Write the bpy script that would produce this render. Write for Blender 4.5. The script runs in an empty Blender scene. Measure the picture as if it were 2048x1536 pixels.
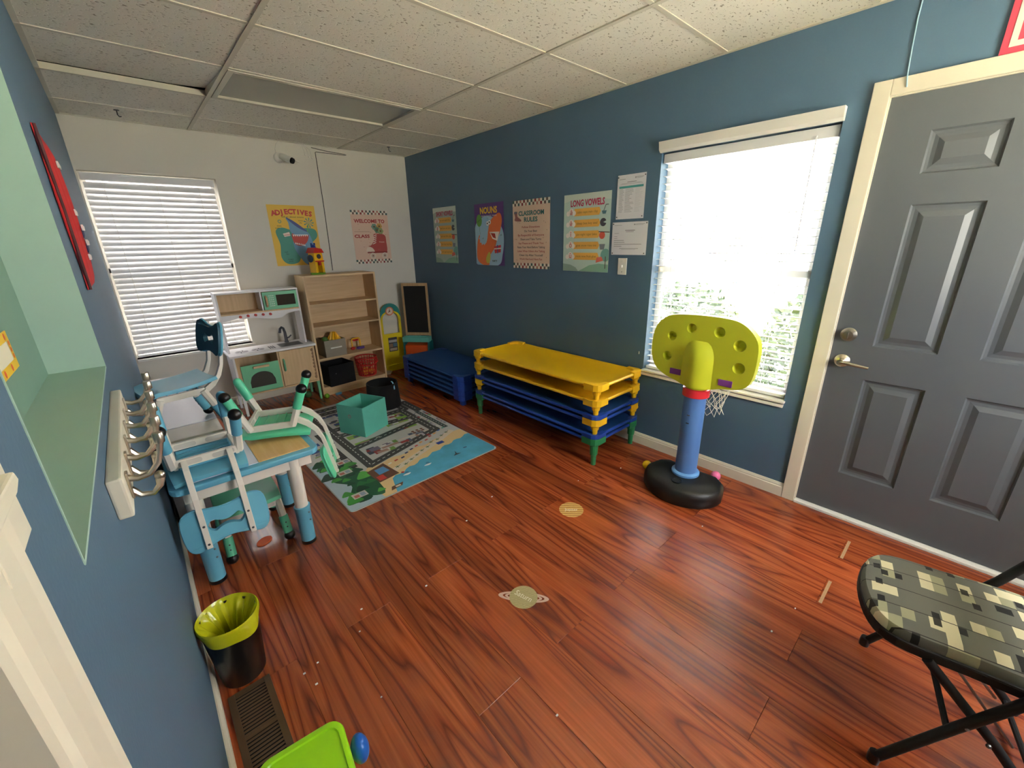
import bpy, bmesh, math, random
from mathutils import Vector, Matrix
random.seed(7)
S = bpy.context.scene
COL = S.collection
PI = math.pi

# ---------------------------------------------------------------- camera
CAM_POS = Vector((-2.6136, -4.6577, 1.4772))
YAW, PITCH, ROLL, FPX = 0.7294, -0.3325, -0.0195, 826.66
_d = Vector((math.sin(YAW)*math.cos(PITCH), math.cos(YAW)*math.cos(PITCH), math.sin(PITCH)))
_r = Vector((math.cos(YAW), -math.sin(YAW), 0)); _u = _r.cross(_d)
_R = math.cos(ROLL)*_r + math.sin(ROLL)*_u; _U = -math.sin(ROLL)*_r + math.cos(ROLL)*_u
cam_data = bpy.data.cameras.new('camera'); cam_data.sensor_width = 36; cam_data.lens = FPX/2048*36
cam_data.clip_start = 0.01
cam = bpy.data.objects.new('camera', cam_data); COL.objects.link(cam)
cam.matrix_world = Matrix(((_R.x,_U.x,-_d.x,CAM_POS.x),(_R.y,_U.y,-_d.y,CAM_POS.y),(_R.z,_U.z,-_d.z,CAM_POS.z),(0,0,0,1)))
S.camera = cam

# ---------------------------------------------------------------- world, exposure, daylight
world = bpy.data.worlds.new('sky'); S.world = world; world.use_nodes = True
bg = world.node_tree.nodes['Background']; bg.inputs[0].default_value = (0.97, 0.98, 1.0, 1); bg.inputs[1].default_value = 10.0
S.view_settings.view_transform = 'Standard'; S.view_settings.look = 'None'
S.view_settings.exposure = 1.3; S.view_settings.gamma = 1; S.view_settings.use_curve_mapping = False

sun = bpy.data.lights.new('sun', 'SUN'); sun.energy = 170; sun.angle = .02; sun.color = (1, .98, .93)
sun_o = bpy.data.objects.new('sun', sun); COL.objects.link(sun_o); sun_o.rotation_euler = (0, math.radians(-40), math.radians(-3))   # from over the roof: the ground beyond the house shadow is sunlit
def portal(name, loc, rot, sx, sy):        # marks a window opening for daylight sampling (gives no light of its own)
    l = bpy.data.lights.new(name, 'AREA'); l.shape = 'RECTANGLE'; l.size = sx; l.size_y = sy
    l.cycles.is_portal = True
    o = bpy.data.objects.new(name, l); COL.objects.link(o); o.location = loc; o.rotation_euler = rot
portal('daylight_portal', (0.2, -3.61, 1.28), (0, PI/2, 0), 1.5, 1.0)
portal('daylight_portal', (-2.28, 0.2, 1.3), (-PI/2, 0, 0), 0.95, 1.5)
portal('daylight_portal', (-1.3, -5.9, 1.45), (PI/2, 0, 0), 1.7, 1.25)  # opening of the added window behind the camera

# ---------------------------------------------------------------- materials
def srgb(r, g, b):
    f = lambda c: (c/255/12.92) if c/255 <= .04045 else ((c/255+.055)/1.055)**2.4
    return (f(r), f(g), f(b), 1)
MATS = {}
def mat(name, col, rough=.5, metal=0, var=0, scale=8, bump=0, bscale=60, trans=0, coat=0, alpha=1, sss=0, spec=.5):
    if name in MATS: return MATS[name]
    m = bpy.data.materials.new(name); m.use_nodes = True; nt = m.node_tree; p = nt.nodes['Principled BSDF']
    c = srgb(*col) if max(col) > 1.0 else (*col, 1)
    p.inputs['Base Color'].default_value = c; p.inputs['Roughness'].default_value = rough
    p.inputs['Metallic'].default_value = metal; p.inputs['Specular IOR Level'].default_value = spec
    if trans: p.inputs['Transmission Weight'].default_value = trans
    if coat: p.inputs['Coat Weight'].default_value = coat; p.inputs['Coat Roughness'].default_value = .15
    if alpha < 1: p.inputs['Alpha'].default_value = alpha
    if var or bump:
        tc = nt.nodes.new('ShaderNodeTexCoord')
    if var:
        n = nt.nodes.new('ShaderNodeTexNoise'); n.inputs['Scale'].default_value = scale; n.inputs['Detail'].default_value = 5
        nt.links.new(tc.outputs['Object'], n.inputs['Vector'])
        mx = nt.nodes.new('ShaderNodeMix'); mx.data_type = 'RGBA'
        mx.inputs['A'].default_value = tuple(x*(1-var) for x in c[:3])+(1,); mx.inputs['B'].default_value = tuple(min(1, x*(1+var)) for x in c[:3])+(1,)
        nt.links.new(n.outputs['Fac'], mx.inputs['Factor']); nt.links.new(mx.outputs['Result'], p.inputs['Base Color'])
    if bump:
        n2 = nt.nodes.new('ShaderNodeTexNoise'); n2.inputs['Scale'].default_value = bscale; n2.inputs['Detail'].default_value = 4
        nt.links.new(tc.outputs['Object'], n2.inputs['Vector'])
        b = nt.nodes.new('ShaderNodeBump'); b.inputs['Strength'].default_value = bump; b.inputs['Distance'].default_value = .01
        nt.links.new(n2.outputs['Fac'], b.inputs['Height']); nt.links.new(b.outputs['Normal'], p.inputs['Normal'])
    MATS[name] = m
    return m
def nodes_of(name, rough=.5):
    m = bpy.data.materials.new(name); m.use_nodes = True; nt = m.node_tree
    MATS[name] = m
    p = nt.nodes['Principled BSDF']; p.inputs['Roughness'].default_value = rough
    return m, nt, p
def ramp(nt, stops, interp='LINEAR'):
    r = nt.nodes.new('ShaderNodeValToRGB'); r.color_ramp.interpolation = interp
    el = r.color_ramp.elements
    while len(el) < len(stops): el.new(.5)
    for e, (pos, c) in zip(el, stops): e.position = pos; e.color = c
    return r
def N(nt, t, **kw):
    n = nt.nodes.new(t)
    for k, v in kw.items():
        try: setattr(n, k, v)
        except Exception: n.inputs[k].default_value = v
    return n
def mathn(nt, op, a, b=None):
    n = nt.nodes.new('ShaderNodeMath'); n.operation = op
    for i, v in enumerate((a, b)):
        if v is None: continue
        if isinstance(v, (int, float)): n.inputs[i].default_value = v
        else: nt.links.new(v, n.inputs[i])
    return n.outputs[0]

# wood floor: each plank is its own object, so the grain shifts with the object's random number
def make_floor_wood():
    m, nt, p = nodes_of('cherry_laminate', .24); L = nt.links; p.inputs['Specular IOR Level'].default_value = .8
    tc = N(nt, 'ShaderNodeTexCoord'); oi = N(nt, 'ShaderNodeObjectInfo')
    off = N(nt, 'ShaderNodeVectorMath', operation='ADD'); L.new(tc.outputs['Object'], off.inputs[0])
    cmb = N(nt, 'ShaderNodeCombineXYZ'); L.new(mathn(nt, 'MULTIPLY', oi.outputs['Random'], 37.0), cmb.inputs[0]); L.new(mathn(nt, 'MULTIPLY', oi.outputs['Random'], 91.0), cmb.inputs[1])
    L.new(cmb.outputs[0], off.inputs[1])
    mp = N(nt, 'ShaderNodeMapping'); mp.inputs['Scale'].default_value = (6.0, 0.42, 1); L.new(off.outputs[0], mp.inputs['Vector'])
    n1 = N(nt, 'ShaderNodeTexNoise'); n1.inputs['Scale'].default_value = 1.0; n1.inputs['Detail'].default_value = 1.6; n1.inputs['Roughness'].default_value = .5; n1.inputs['Distortion'].default_value = .6
    L.new(mp.outputs[0], n1.inputs['Vector'])
    rings = mathn(nt, 'FRACT', mathn(nt, 'MULTIPLY', n1.outputs['Fac'], 11.0))
    r1 = ramp(nt, [(0, srgb(112, 46, 25)), (.10, srgb(146, 64, 34)), (.45, srgb(174, 88, 45)), (.86, srgb(158, 75, 39)), (1, srgb(112, 46, 25))])
    L.new(rings, r1.inputs[0])
    mp2 = N(nt, 'ShaderNodeMapping'); mp2.inputs['Scale'].default_value = (110, 2.5, 1); L.new(off.outputs[0], mp2.inputs['Vector'])
    n2 = N(nt, 'ShaderNodeTexNoise'); n2.inputs['Scale'].default_value = 1; n2.inputs['Detail'].default_value = 3; L.new(mp2.outputs[0], n2.inputs['Vector'])
    r2 = ramp(nt, [(.3, (.74, .70, .68, 1)), (.65, (1.06, 1.05, 1.04, 1))]); L.new(n2.outputs['Fac'], r2.inputs[0])
    mx = N(nt, 'ShaderNodeMix', data_type='RGBA', blend_type='MULTIPLY'); mx.inputs['Factor'].default_value = 1
    L.new(r1.outputs[0], mx.inputs['A']); L.new(r2.outputs[0], mx.inputs['B'])
    mp3 = N(nt, 'ShaderNodeMapping'); mp3.inputs['Scale'].default_value = (9, .5, 1); L.new(off.outputs[0], mp3.inputs['Vector'])
    n3 = N(nt, 'ShaderNodeTexNoise'); n3.inputs['Scale'].default_value = .8; n3.inputs['Detail'].default_value = 2; L.new(mp3.outputs[0], n3.inputs['Vector'])
    r3 = ramp(nt, [(.3, (.66, .6, .58, 1)), (.5, (1, 1, 1, 1)), (.75, (1.2, 1.2, 1.16, 1))]); L.new(n3.outputs['Fac'], r3.inputs[0])
    mx3 = N(nt, 'ShaderNodeMix', data_type='RGBA', blend_type='MULTIPLY'); mx3.inputs['Factor'].default_value = 1
    L.new(mx.outputs['Result'], mx3.inputs['A']); L.new(r3.outputs[0], mx3.inputs['B'])
    hsv = N(nt, 'ShaderNodeHueSaturation'); L.new(mx3.outputs['Result'], hsv.inputs['Color'])
    L.new(mathn(nt, 'ADD', mathn(nt, 'MULTIPLY', oi.outputs['Random'], .35), .82), hsv.inputs['Value'])
    L.new(hsv.outputs[0], p.inputs['Base Color'])
    b = N(nt, 'ShaderNodeBump'); b.inputs['Strength'].default_value = .06; b.inputs['Distance'].default_value = .004
    L.new(n2.outputs['Fac'], b.inputs['Height']); L.new(b.outputs[0], p.inputs['Normal'])
    return m
def make_ceiling_tile():
    m, nt, p = nodes_of('fissured_ceiling_tile', .95); L = nt.links
    tc = N(nt, 'ShaderNodeTexCoord'); mp = N(nt, 'ShaderNodeMapping'); mp.inputs['Scale'].default_value = (1.0, 1.9, 1); mp.inputs['Rotation'].default_value = (0, 0, .5)
    L.new(tc.outputs['Object'], mp.inputs['Vector'])
    n = N(nt, 'ShaderNodeTexNoise'); n.inputs['Scale'].default_value = 52; n.inputs['Detail'].default_value = 1.0; n.inputs['Distortion'].default_value = .8
    L.new(mp.outputs[0], n.inputs['Vector'])
    r = ramp(nt, [(.30, srgb(150, 143, 122)), (.355, srgb(232, 228, 214))]); L.new(n.outputs['Fac'], r.inputs[0]); L.new(r.outputs[0], p.inputs['Base Color'])
    b = N(nt, 'ShaderNodeBump'); b.inputs['Strength'].default_value = .5; b.inputs['Distance'].default_value = .004
    r2 = ramp(nt, [(.30, (0, 0, 0, 1)), (.4, (1, 1, 1, 1))]); L.new(n.outputs['Fac'], r2.inputs[0])
    L.new(r2.outputs[0], b.inputs['Height']); L.new(b.outputs[0], p.inputs['Normal'])
    return m
def make_camo():
    m, nt, p = nodes_of('patchwork_upholstery', .85); L = nt.links
    tc = N(nt, 'ShaderNodeTexCoord')
    def cells(sx, sy, ox, rot=0.0):
        mp = N(nt, 'ShaderNodeMapping'); mp.inputs['Scale'].default_value = (sx, sy, 0); mp.inputs['Location'].default_value = (ox, ox*1.7, 0); mp.inputs['Rotation'].default_value = (0, 0, rot)
        L.new(tc.outputs['Object'], mp.inputs['Vector'])
        fl = N(nt, 'ShaderNodeVectorMath', operation='FLOOR'); L.new(mp.outputs[0], fl.inputs[0])
        w = N(nt, 'ShaderNodeTexWhiteNoise'); L.new(fl.outputs[0], w.inputs['Vector']); return w.outputs['Value'], mp.outputs[0]
    a, va = cells(24, 34, .13)
    r1 = ramp(nt, [(0, srgb(98, 98, 88)), (.62, srgb(150, 148, 118)), (.8, srgb(205, 196, 160))], 'CONSTANT'); L.new(a, r1.inputs[0])
    bb, vb = cells(38, 60, .4)
    r2 = ramp(nt, [(0, (1, 1, 1, 1)), (.93, (.06, .06, .06, 1))], 'CONSTANT'); L.new(bb, r2.inputs[0])
    mx = N(nt, 'ShaderNodeMix', data_type='RGBA', blend_type='MULTIPLY'); mx.inputs['Factor'].default_value = 1
    L.new(r1.outputs[0], mx.inputs['A']); L.new(r2.outputs[0], mx.inputs['B'])
    sx = N(nt, 'ShaderNodeSeparateXYZ'); L.new(va, sx.inputs[0])
    ln = mathn(nt, 'LESS_THAN', mathn(nt, 'FRACT', mathn(nt, 'MULTIPLY', sx.outputs[0], .5)), .035)
    mx2 = N(nt, 'ShaderNodeMix', data_type='RGBA'); L.new(ln, mx2.inputs['Factor']); L.new(mx.outputs['Result'], mx2.inputs['A']); mx2.inputs['B'].default_value = srgb(40, 38, 34)
    L.new(mx2.outputs['Result'], p.inputs['Base Color'])
    return m
def make_bands(name, c1, c2, scale, dist, axis='Y'):
    m, nt, p = nodes_of(name, .5); L = nt.links
    tc = N(nt, 'ShaderNodeTexCoord'); w = N(nt, 'ShaderNodeTexWave'); w.bands_direction = axis
    w.inputs['Scale'].default_value = scale; w.inputs['Distortion'].default_value = dist; w.inputs['Detail'].default_value = 2
    L.new(tc.outputs['Object'], w.inputs['Vector']); r = ramp(nt, [(.2, srgb(*c1)), (.8, srgb(*c2))]); L.new(w.outputs['Fac'], r.inputs[0]); L.new(r.outputs[0], p.inputs['Base Color'])
    return m
def make_wood(name, c1, c2, axis='X', rough=.5):
    m, nt, p = nodes_of(name, rough); L = nt.links
    tc = N(nt, 'ShaderNodeTexCoord'); mp = N(nt, 'ShaderNodeMapping')
    mp.inputs['Scale'].default_value = {'X': (3, 40, 40), 'Y': (40, 3, 40), 'Z': (40, 40, 3)}[axis]
    L.new(tc.outputs['Object'], mp.inputs['Vector'])
    n = N(nt, 'ShaderNodeTexNoise'); n.inputs['Scale'].default_value = 1.2; n.inputs['Detail'].default_value = 4; L.new(mp.outputs[0], n.inputs['Vector'])
    r = ramp(nt, [(.3, srgb(*c1)), (.7, srgb(*c2))]); L.new(n.outputs['Fac'], r.inputs[0]); L.new(r.outputs[0], p.inputs['Base Color'])
    return m

M_floor = make_floor_wood(); M_tile = make_ceiling_tile(); M_camo = make_camo()
M_blue = mat('blue_wall_paint', (.074, .138, .212), .55, var=.08, scale=3, bump=.05, bscale=120)
M_white = mat('white_wall_paint', (224, 220, 208), .7, var=.03, scale=3, bump=.04, bscale=120)
M_teal = mat('mint_wall_paint', (166, 194, 180), .6, var=.05, scale=6)
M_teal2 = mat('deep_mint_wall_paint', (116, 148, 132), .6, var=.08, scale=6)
M_trim = mat('cream_trim_paint', (226, 218, 198), .4, var=.03, scale=10)
M_trimw = mat('white_trim_paint', (235, 232, 224), .4)
M_grid = mat('ceiling_grid_metal', (205, 200, 182), .5)
M_door = mat('slate_grey_door_paint', (88, 92, 96), .42, var=.06, scale=4)
M_chrome = mat('satin_nickel', (190, 182, 165), .3, metal=1)
M_steel = mat('brushed_steel', (150, 150, 150), .35, metal=1)
M_slat = mat('blind_slat_white', (236, 236, 236), .45)
M_glass = mat('window_glass', (255, 255, 255), .0, trans=1)
M_blk = mat('black_plastic', (16, 16, 17), .3)
M_blkm = mat('black_matte', (20, 20, 21), .7)
M_fab_blk = mat('black_fabric', (16, 16, 17), .95, bump=.2, bscale=300)
M_tealfab = mat('aqua_fabric', (98, 190, 172), .9, var=.12, scale=9, bump=.25, bscale=25)
M_greyfab = mat('grey_fabric', (150, 142, 128), .95, var=.08, scale=20, bump=.2, bscale=200)
M_maple = make_wood('maple_board', (205, 172, 128), (222, 192, 148), 'X')
M_maplez = make_wood('maple_board_upright', (205, 172, 128), (222, 192, 148), 'Z')
M_pine = make_wood('pine_frame', (182, 148, 108), (200, 168, 126), 'Z')
M_mint = mat('mint_paint', (118, 196, 152), .45)
M_kwhite = mat('white_laminate', (232, 230, 232), .35)
M_ktan = make_wood('beech_laminate', (208, 176, 132), (222, 190, 148), 'Z')
M_dkgrey = mat('dark_grey_plastic', (78, 80, 84), .4)
M_red = mat('red_plastic', (196, 40, 36), .4)
M_yel = mat('yellow_plastic', (242, 190, 30), .35)
M_yelfab = mat('yellow_vinyl', (245, 196, 20), .5, bump=.15, bscale=18)
M_cotblue = mat('blue_cot_plastic', (28, 66, 158), .35)
M_cotfab = mat('blue_cot_fabric', (22, 74, 138), .7, bump=.1, bscale=200)
M_cotgreen = mat('green_cot_plastic', (40, 128, 76), .4)
M_lime = mat('lime_plastic', (208, 214, 48), .38)
M_lime2 = mat('bright_lime_plastic', (160, 222, 22), .35, var=.05, scale=30)
M_purple = mat('purple_plastic', (130, 66, 150), .45)
M_pole = mat('periwinkle_plastic', (88, 132, 196), .4)
M_ball_b = mat('blue_ball_plastic', (24, 96, 190), .3)
M_net = mat('white_net_cord', (225, 222, 212), .8)
M_kblue = mat('sky_blue_plastic', (104, 178, 206), .4)
M_knavy = mat('deep_teal_plastic', (30, 84, 104), .45)
M_kgreen = mat('seafoam_plastic', (98, 214, 168), .4)
M_kdgreen = mat('pale_seafoam_plastic', (96, 190, 150), .4)
M_kw = mat('ivory_plastic', (236, 228, 216), .4)
M_rubber = mat('black_rubber', (18, 17, 17), .35)
M_lav = mat('glossy_white_board', (222, 222, 234), .18, var=.05, scale=5)
M_crm = mat('cream_board', (214, 206, 184), .35)
M_twood = make_wood('honey_wood_panel', (226, 178, 108), (238, 196, 132), 'Y', .3)
M_bag = mat('yellow_green_plastic_bag', (214, 214, 30), .2, trans=.2, var=.25, scale=14, bump=.5, bscale=16)
M_vent = mat('bronze_register_metal', (92, 70, 48), .45, metal=.3)
M_dark = mat('dark_void', (8, 7, 7), .9)
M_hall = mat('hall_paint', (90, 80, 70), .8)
M_carpet = mat('brown_carpet', (74, 50, 36), .95, var=.3, scale=60)

# ---------------------------------------------------------------- mesh helpers
class MB:
    def __init__(s): s.v = []; s.f = []; s.m = []
    def add(s, vs, fs, m=0):
        o = len(s.v); s.v += [tuple(p) for p in vs]
        for f in fs: s.f.append(tuple(i+o for i in f)); s.m.append(m)
        return s
    def box(s, x0, x1, y0, y1, z0, z1, m=0):
        x0, x1 = min(x0, x1), max(x0, x1); y0, y1 = min(y0, y1), max(y0, y1); z0, z1 = min(z0, z1), max(z0, z1)
        return s.add([(x0,y0,z0),(x1,y0,z0),(x1,y1,z0),(x0,y1,z0),(x0,y0,z1),(x1,y0,z1),(x1,y1,z1),(x0,y1,z1)],
                     [(0,3,2,1),(4,5,6,7),(0,1,5,4),(1,2,6,5),(2,3,7,6),(3,0,4,7)], m)
    def prism(s, poly, a, b, plane='XZ', m=0):       # polygon in a plane, extruded along the third axis from a to b
        n = len(poly)
        area = sum(poly[i][0]*poly[(i+1) % n][1]-poly[(i+1) % n][0]*poly[i][1] for i in range(n))
        if area < 0: poly = poly[::-1]
        f = {'XZ': lambda p, t: (p[0], t, p[1]), 'XY': lambda p, t: (p[0], p[1], t), 'YZ': lambda p, t: (t, p[0], p[1])}[plane]
        lo, hi = min(a, b), max(a, b)
        vs = [f(p, lo) for p in poly]+[f(p, hi) for p in poly]
        A = tuple(range(n)); B = tuple(range(n, 2*n))
        fs = [tuple(reversed(A)), B]+[(i, (i+1) % n, n+(i+1) % n, n+i) for i in range(n)]
        if plane == 'XZ': fs = [tuple(reversed(q)) for q in fs]
        return s.add(vs, fs, m)
    def tube(s, pts, r, seg=8, closed=False, m=0, caps=True):
        pts = [Vector(p) for p in pts]; n = len(pts)
        rs = r if isinstance(r, (list, tuple)) else [r]*n
        rings = []; up = None
        for i in range(n):
            if closed: t = pts[(i+1) % n]-pts[i-1]
            else: t = pts[min(i+1, n-1)]-pts[max(i-1, 0)]
            if t.length < 1e-9: t = Vector((0, 0, 1))
            t.normalize()
            if up is None: up = Vector((0, 0, 1)) if abs(t.z) < .9 else Vector((1, 0, 0))
            a = up-t*up.dot(t)
            if a.length < 1e-6: a = t.orthogonal()
            a.normalize(); up = a; b = t.cross(a)
            rings.append([pts[i]+(a*math.cos(2*PI*k/seg)+b*math.sin(2*PI*k/seg))*rs[i] for k in range(seg)])
        o = [p for q in rings for p in q]; fs = []
        for i in range(n if closed else n-1):
            j = (i+1) % n
            for k in range(seg): fs.append((i*seg+k, i*seg+(k+1) % seg, j*seg+(k+1) % seg, j*seg+k))
        if caps and not closed: fs += [tuple(reversed(range(seg))), tuple(range((n-1)*seg, n*seg))]
        return s.add(o, fs, m)
    def lathe(s, prof, c=(0, 0, 0), seg=24, m=0, sx=1, sy=1, caps=True):    # prof: (r, z) from bottom to top
        n = len(prof); vs = []; fs = []
        for r, z in prof:
            for k in range(seg):
                a = 2*PI*k/seg; vs.append((c[0]+r*sx*math.cos(a), c[1]+r*sy*math.sin(a), c[2]+z))
        for i in range(n-1):
            for k in range(seg): fs.append((i*seg+k, i*seg+(k+1) % seg, (i+1)*seg+(k+1) % seg, (i+1)*seg+k))
        if caps: fs += [tuple(reversed(range(seg))), tuple(range((n-1)*seg, n*seg))]
        return s.add(vs, fs, m)
    def ball(s, c, r, seg=20, sx=1, sy=1, sz=1, m=0, lo=-1.0, hi=1.0):
        k = 10; prof = []
        for i in range(k+1):
            a = math.asin(lo)+(math.asin(hi)-math.asin(lo))*i/k
            prof.append((max(1e-4, r*math.cos(a)), r*math.sin(a)*sz))
        return s.lathe(prof, c, seg, m, sx, sy)
    def grid(s, fn, nu, nv, m=0):
        vs = [fn(i/nu, j/nv) for j in range(nv+1) for i in range(nu+1)]
        fs = [(j*(nu+1)+i, j*(nu+1)+i+1, (j+1)*(nu+1)+i+1, (j+1)*(nu+1)+i) for j in range(nv) for i in range(nu)]
        return s.add(vs, fs, m)
    def sheet(s, fn, nu, nv, th, m=0):               # thin curved sheet with thickness along its normals
        def P(u, v): return Vector(fn(u, v))
        a, b = [], []
        for j in range(nv+1):
            for i in range(nu+1):
                u, v = i/nu, j/nv; e = 1e-3
                du = P(min(1, u+e), v)-P(max(0, u-e), v); dv = P(u, min(1, v+e))-P(u, max(0, v-e))
                n = du.cross(dv); n = n.normalized() if n.length > 1e-12 else Vector((0, 0, 1))
                p = P(u, v); a.append(p+n*th/2); b.append(p-n*th/2)
        o = len(a); W = nu+1; fs = []
        for j in range(nv):
            for i in range(nu):
                q = (j*W+i, j*W+i+1, (j+1)*W+i+1, (j+1)*W+i); fs.append(q); fs.append(tuple(x+o for x in reversed(q)))
        per = [i for i in range(nu)]+[j*W+nu for j in range(nv)]+[nv*W+i for i in range(nu, 0, -1)]+[j*W for j in range(nv, 0, -1)]
        for k in range(len(per)):
            p, q = per[k], per[(k+1) % len(per)]; fs.append((p, p+o, q+o, q))
        return s.add(a+b, fs, m)
    def mesh(s, name, mats, bev=0, smooth=False, seg=2):
        me = bpy.data.meshes.new(name); me.from_pydata(s.v, [], s.f)
        for mm in (mats if isinstance(mats, (list, tuple)) else [mats]): me.materials.append(mm)
        if any(s.m): me.polygons.foreach_set('material_index', s.m)
        if bev:
            bm = bmesh.new(); bm.from_mesh(me)
            es = [e for e in bm.edges if len(e.link_faces) == 2 and e.calc_face_angle(0) > .6]
            bmesh.ops.bevel(bm, geom=es, offset=bev, segments=seg, affect='EDGES', profile=.6, clamp_overlap=True)
            bm.to_mesh(me); bm.free()
        if smooth:
            me.polygons.foreach_set('use_smooth', [True]*len(me.polygons)); me.set_sharp_from_angle(angle=.7)
        me.update()
        return me
    def part(s, name, mats, parent=None, bev=0, smooth=False, **kw):
        return link(name, s.mesh(name, mats, bev, smooth), parent, **kw)
def link(name, me, parent=None, loc=None, rot=None):
    o = bpy.data.objects.new(name, me); COL.objects.link(o)
    if parent is not None: o.parent = parent
    if loc: o.location = loc
    if rot: o.rotation_euler = rot
    return o
def tag(o, label, cat, group=None, kind=None):
    o['label'] = label
    if cat: o['category'] = cat
    if group: o['group'] = group
    if kind: o['kind'] = kind
    return o
def thing(name, label, cat, loc=(0, 0, 0), rot=(0, 0, 0), group=None, kind=None):
    o = bpy.data.objects.new(name, None); COL.objects.link(o); o.empty_display_size = .05
    o.location = loc; o.rotation_euler = rot if isinstance(rot, tuple) else (0, 0, rot)
    return tag(o, label, cat, group, kind)
def box(name, parent, m, x0, x1, y0, y1, z0, z1, bev=0): return MB().box(x0, x1, y0, y1, z0, z1).part(name, m, parent, bev)
def copy_tree(o, parent=None):
    c = o.copy(); COL.objects.link(c)
    if parent is not None: c.parent = parent
    for ch in list(o.children): copy_tree(ch, c)
    return c
def rrect(x0, x1, y0, y1, r, n=5):
    p = []
    for cx, cy, a0 in ((x1-r, y1-r, 0), (x0+r, y1-r, PI/2), (x0+r, y0+r, PI), (x1-r, y0+r, 1.5*PI)):
        p += [(cx+r*math.cos(a0+PI/2*i/n), cy+r*math.sin(a0+PI/2*i/n)) for i in range(n+1)]
    return p
def circ(x, y, r, n=20, ry=None): return [(x+r*math.cos(2*PI*i/n), y+(ry or r)*math.sin(2*PI*i/n)) for i in range(n)]
def smooth_poly(pts, n=6):
    out = []; k = len(pts)
    for i in range(k):
        p0, p1, p2, p3 = (Vector(pts[(i+j-1) % k]) for j in range(4))
        for t in range(n):
            u = t/n
            q = .5*((2*p1)+(-p0+p2)*u+(2*p0-5*p1+4*p2-p3)*u*u+(-p0+3*p1-3*p2+p3)*u**3); out.append((q.x, q.y))
    return out
# flat print: polygons in a vertical (X, Z) or horizontal (X, Y) sheet, each colour layer a hair above the last
class Art:
    def __init__(s, step=.0003, flat=False): s.mb = MB(); s.txt = []; s.mats = []; s.step = step; s.lay = 1; s.flat = flat
    def col(s, c):
        m = c if not isinstance(c, tuple) else mat('ink_%d_%d_%d' % c, c, .6)
        if m not in s.mats: s.mats.append(m)
        return s.mats.index(m)
    def poly(s, pts, c, lay=None):
        n = len(pts); area = sum(pts[i][0]*pts[(i+1) % n][1]-pts[(i+1) % n][0]*pts[i][1] for i in range(n))
        if area < 0: pts = pts[::-1]
        s.n = getattr(s, 'n', 0)+1; d = (lay if lay is not None else s.lay)*s.step+3e-7*s.n
        s.mb.add([((p[0], p[1], d) if s.flat else (p[0], -d, p[1])) for p in pts], [tuple(range(n))], s.col(c)); return s
    def rect(s, x0, x1, y0, y1, c, lay=None): return s.poly([(x0, y0), (x1, y0), (x1, y1), (x0, y1)], c, lay)
    def line(s, pts, w, c, lay=None):
        for i in range(len(pts)-1):
            a, b = Vector(pts[i]), Vector(pts[i+1]); t = (b-a).normalized(); n = Vector((-t.y, t.x))*w/2; e = t*w*.3
            s.poly([tuple(a-n-e), tuple(b-n+e), tuple(b+n+e), tuple(a+n-e)], c, lay)
        return s
    def dash(s, pts, w, c, on, off, lay=None):
        for i in range(len(pts)-1):
            a, b = Vector(pts[i]), Vector(pts[i+1]); L = (b-a).length; t = (b-a)/L; x = off/2; n = Vector((-t.y, t.x))*w/2
            while x+on < L:
                p, q = a+t*x, a+t*(x+on); s.poly([tuple(p-n), tuple(q-n), tuple(q+n), tuple(p+n)], c, lay); x += on+off
        return s
    def text(s, txt, x, y, size, c, lay=None, align='CENTER', w=None, bold=0.0, rot=0, ital=0):
        cu = bpy.data.curves.new('t', 'FONT'); cu.body = txt; cu.size = size; cu.align_x = align; cu.align_y = 'CENTER'; cu.resolution_u = 2; cu.offset = bold*size; cu.shear = ital
        o = bpy.data.objects.new('t', cu); me = o.to_mesh()
        xs = [v.co.x for v in me.vertices]; k = 1
        if w and xs: k = w/(max(xs)-min(xs))
        d = (lay if lay is not None else s.lay)*s.step; ci = s.col(c)
        ca, sa = math.cos(rot), math.sin(rot)
        vs = [(x+v.co.x*k*ca-v.co.y*sa, y+v.co.x*k*sa+v.co.y*ca) for v in me.vertices]
        fs = [tuple(p.vertices) for p in me.polygons]
        tm = MB(); s.txt.append((tm, s.mats[ci])); tm.add([((a, b, d) if s.flat else (a, -d, b)) for a, b in vs], fs)
        o.to_mesh_clear(); bpy.data.objects.remove(o); bpy.data.curves.remove(cu); return s
    def part(s, name, parent):                   # every line of lettering becomes a part of its own
        o = None
        for tm, m in s.txt: o = tm.part(name, m, parent); o.location.y = -getattr(s, 'off', 0)
        return s.mb.part(name, s.mats, parent) if s.mb.f else o

# ================================================================ THE ROOM
WX, H = -2.723, 2.3934                       # left wall plane, ceiling height; right wall x = 0, back wall y = 0
YF = -5.75                                   # wall behind the camera
TOP = 2.62
# floor: sub-floor plus planks as parts
fl = MB().box(WX-.15, .14, YF-.14, .14, -.12, -.012).part('floor', M_dark)
tag(fl, 'cherry-red laminate plank floor of the playroom', 'floor', kind='structure')
PW, PL = .19, 1.25
plank_mesh = {}
x = -2.09-.19*4
col_i = 0
while x < 0.0:
    x0, x1 = max(x, WX), min(x+PW, 0)
    j0 = (-3.877 if col_i % 2 == 0 else -3.25)
    y = j0-PL*3
    while y < 0:
        y0, y1 = max(y, YF), min(y+PL, 0)
        if x1-x0 > .005 and y1-y0 > .01:
            key = (round(x1-x0, 3), round(y1-y0, 3))
            if key not in plank_mesh:
                w_, l_ = key; plank_mesh[key] = MB().box(-w_/2+.0003, w_/2-.0003, -l_/2+.0004, l_/2-.0004, -.012, 0).mesh('plank', M_floor, .0007, seg=1)
            link('plank', plank_mesh[key], fl, ((x0+x1)/2, (y0+y1)/2, 0))
        y += PL
    x += PW; col_i += 1
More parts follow.
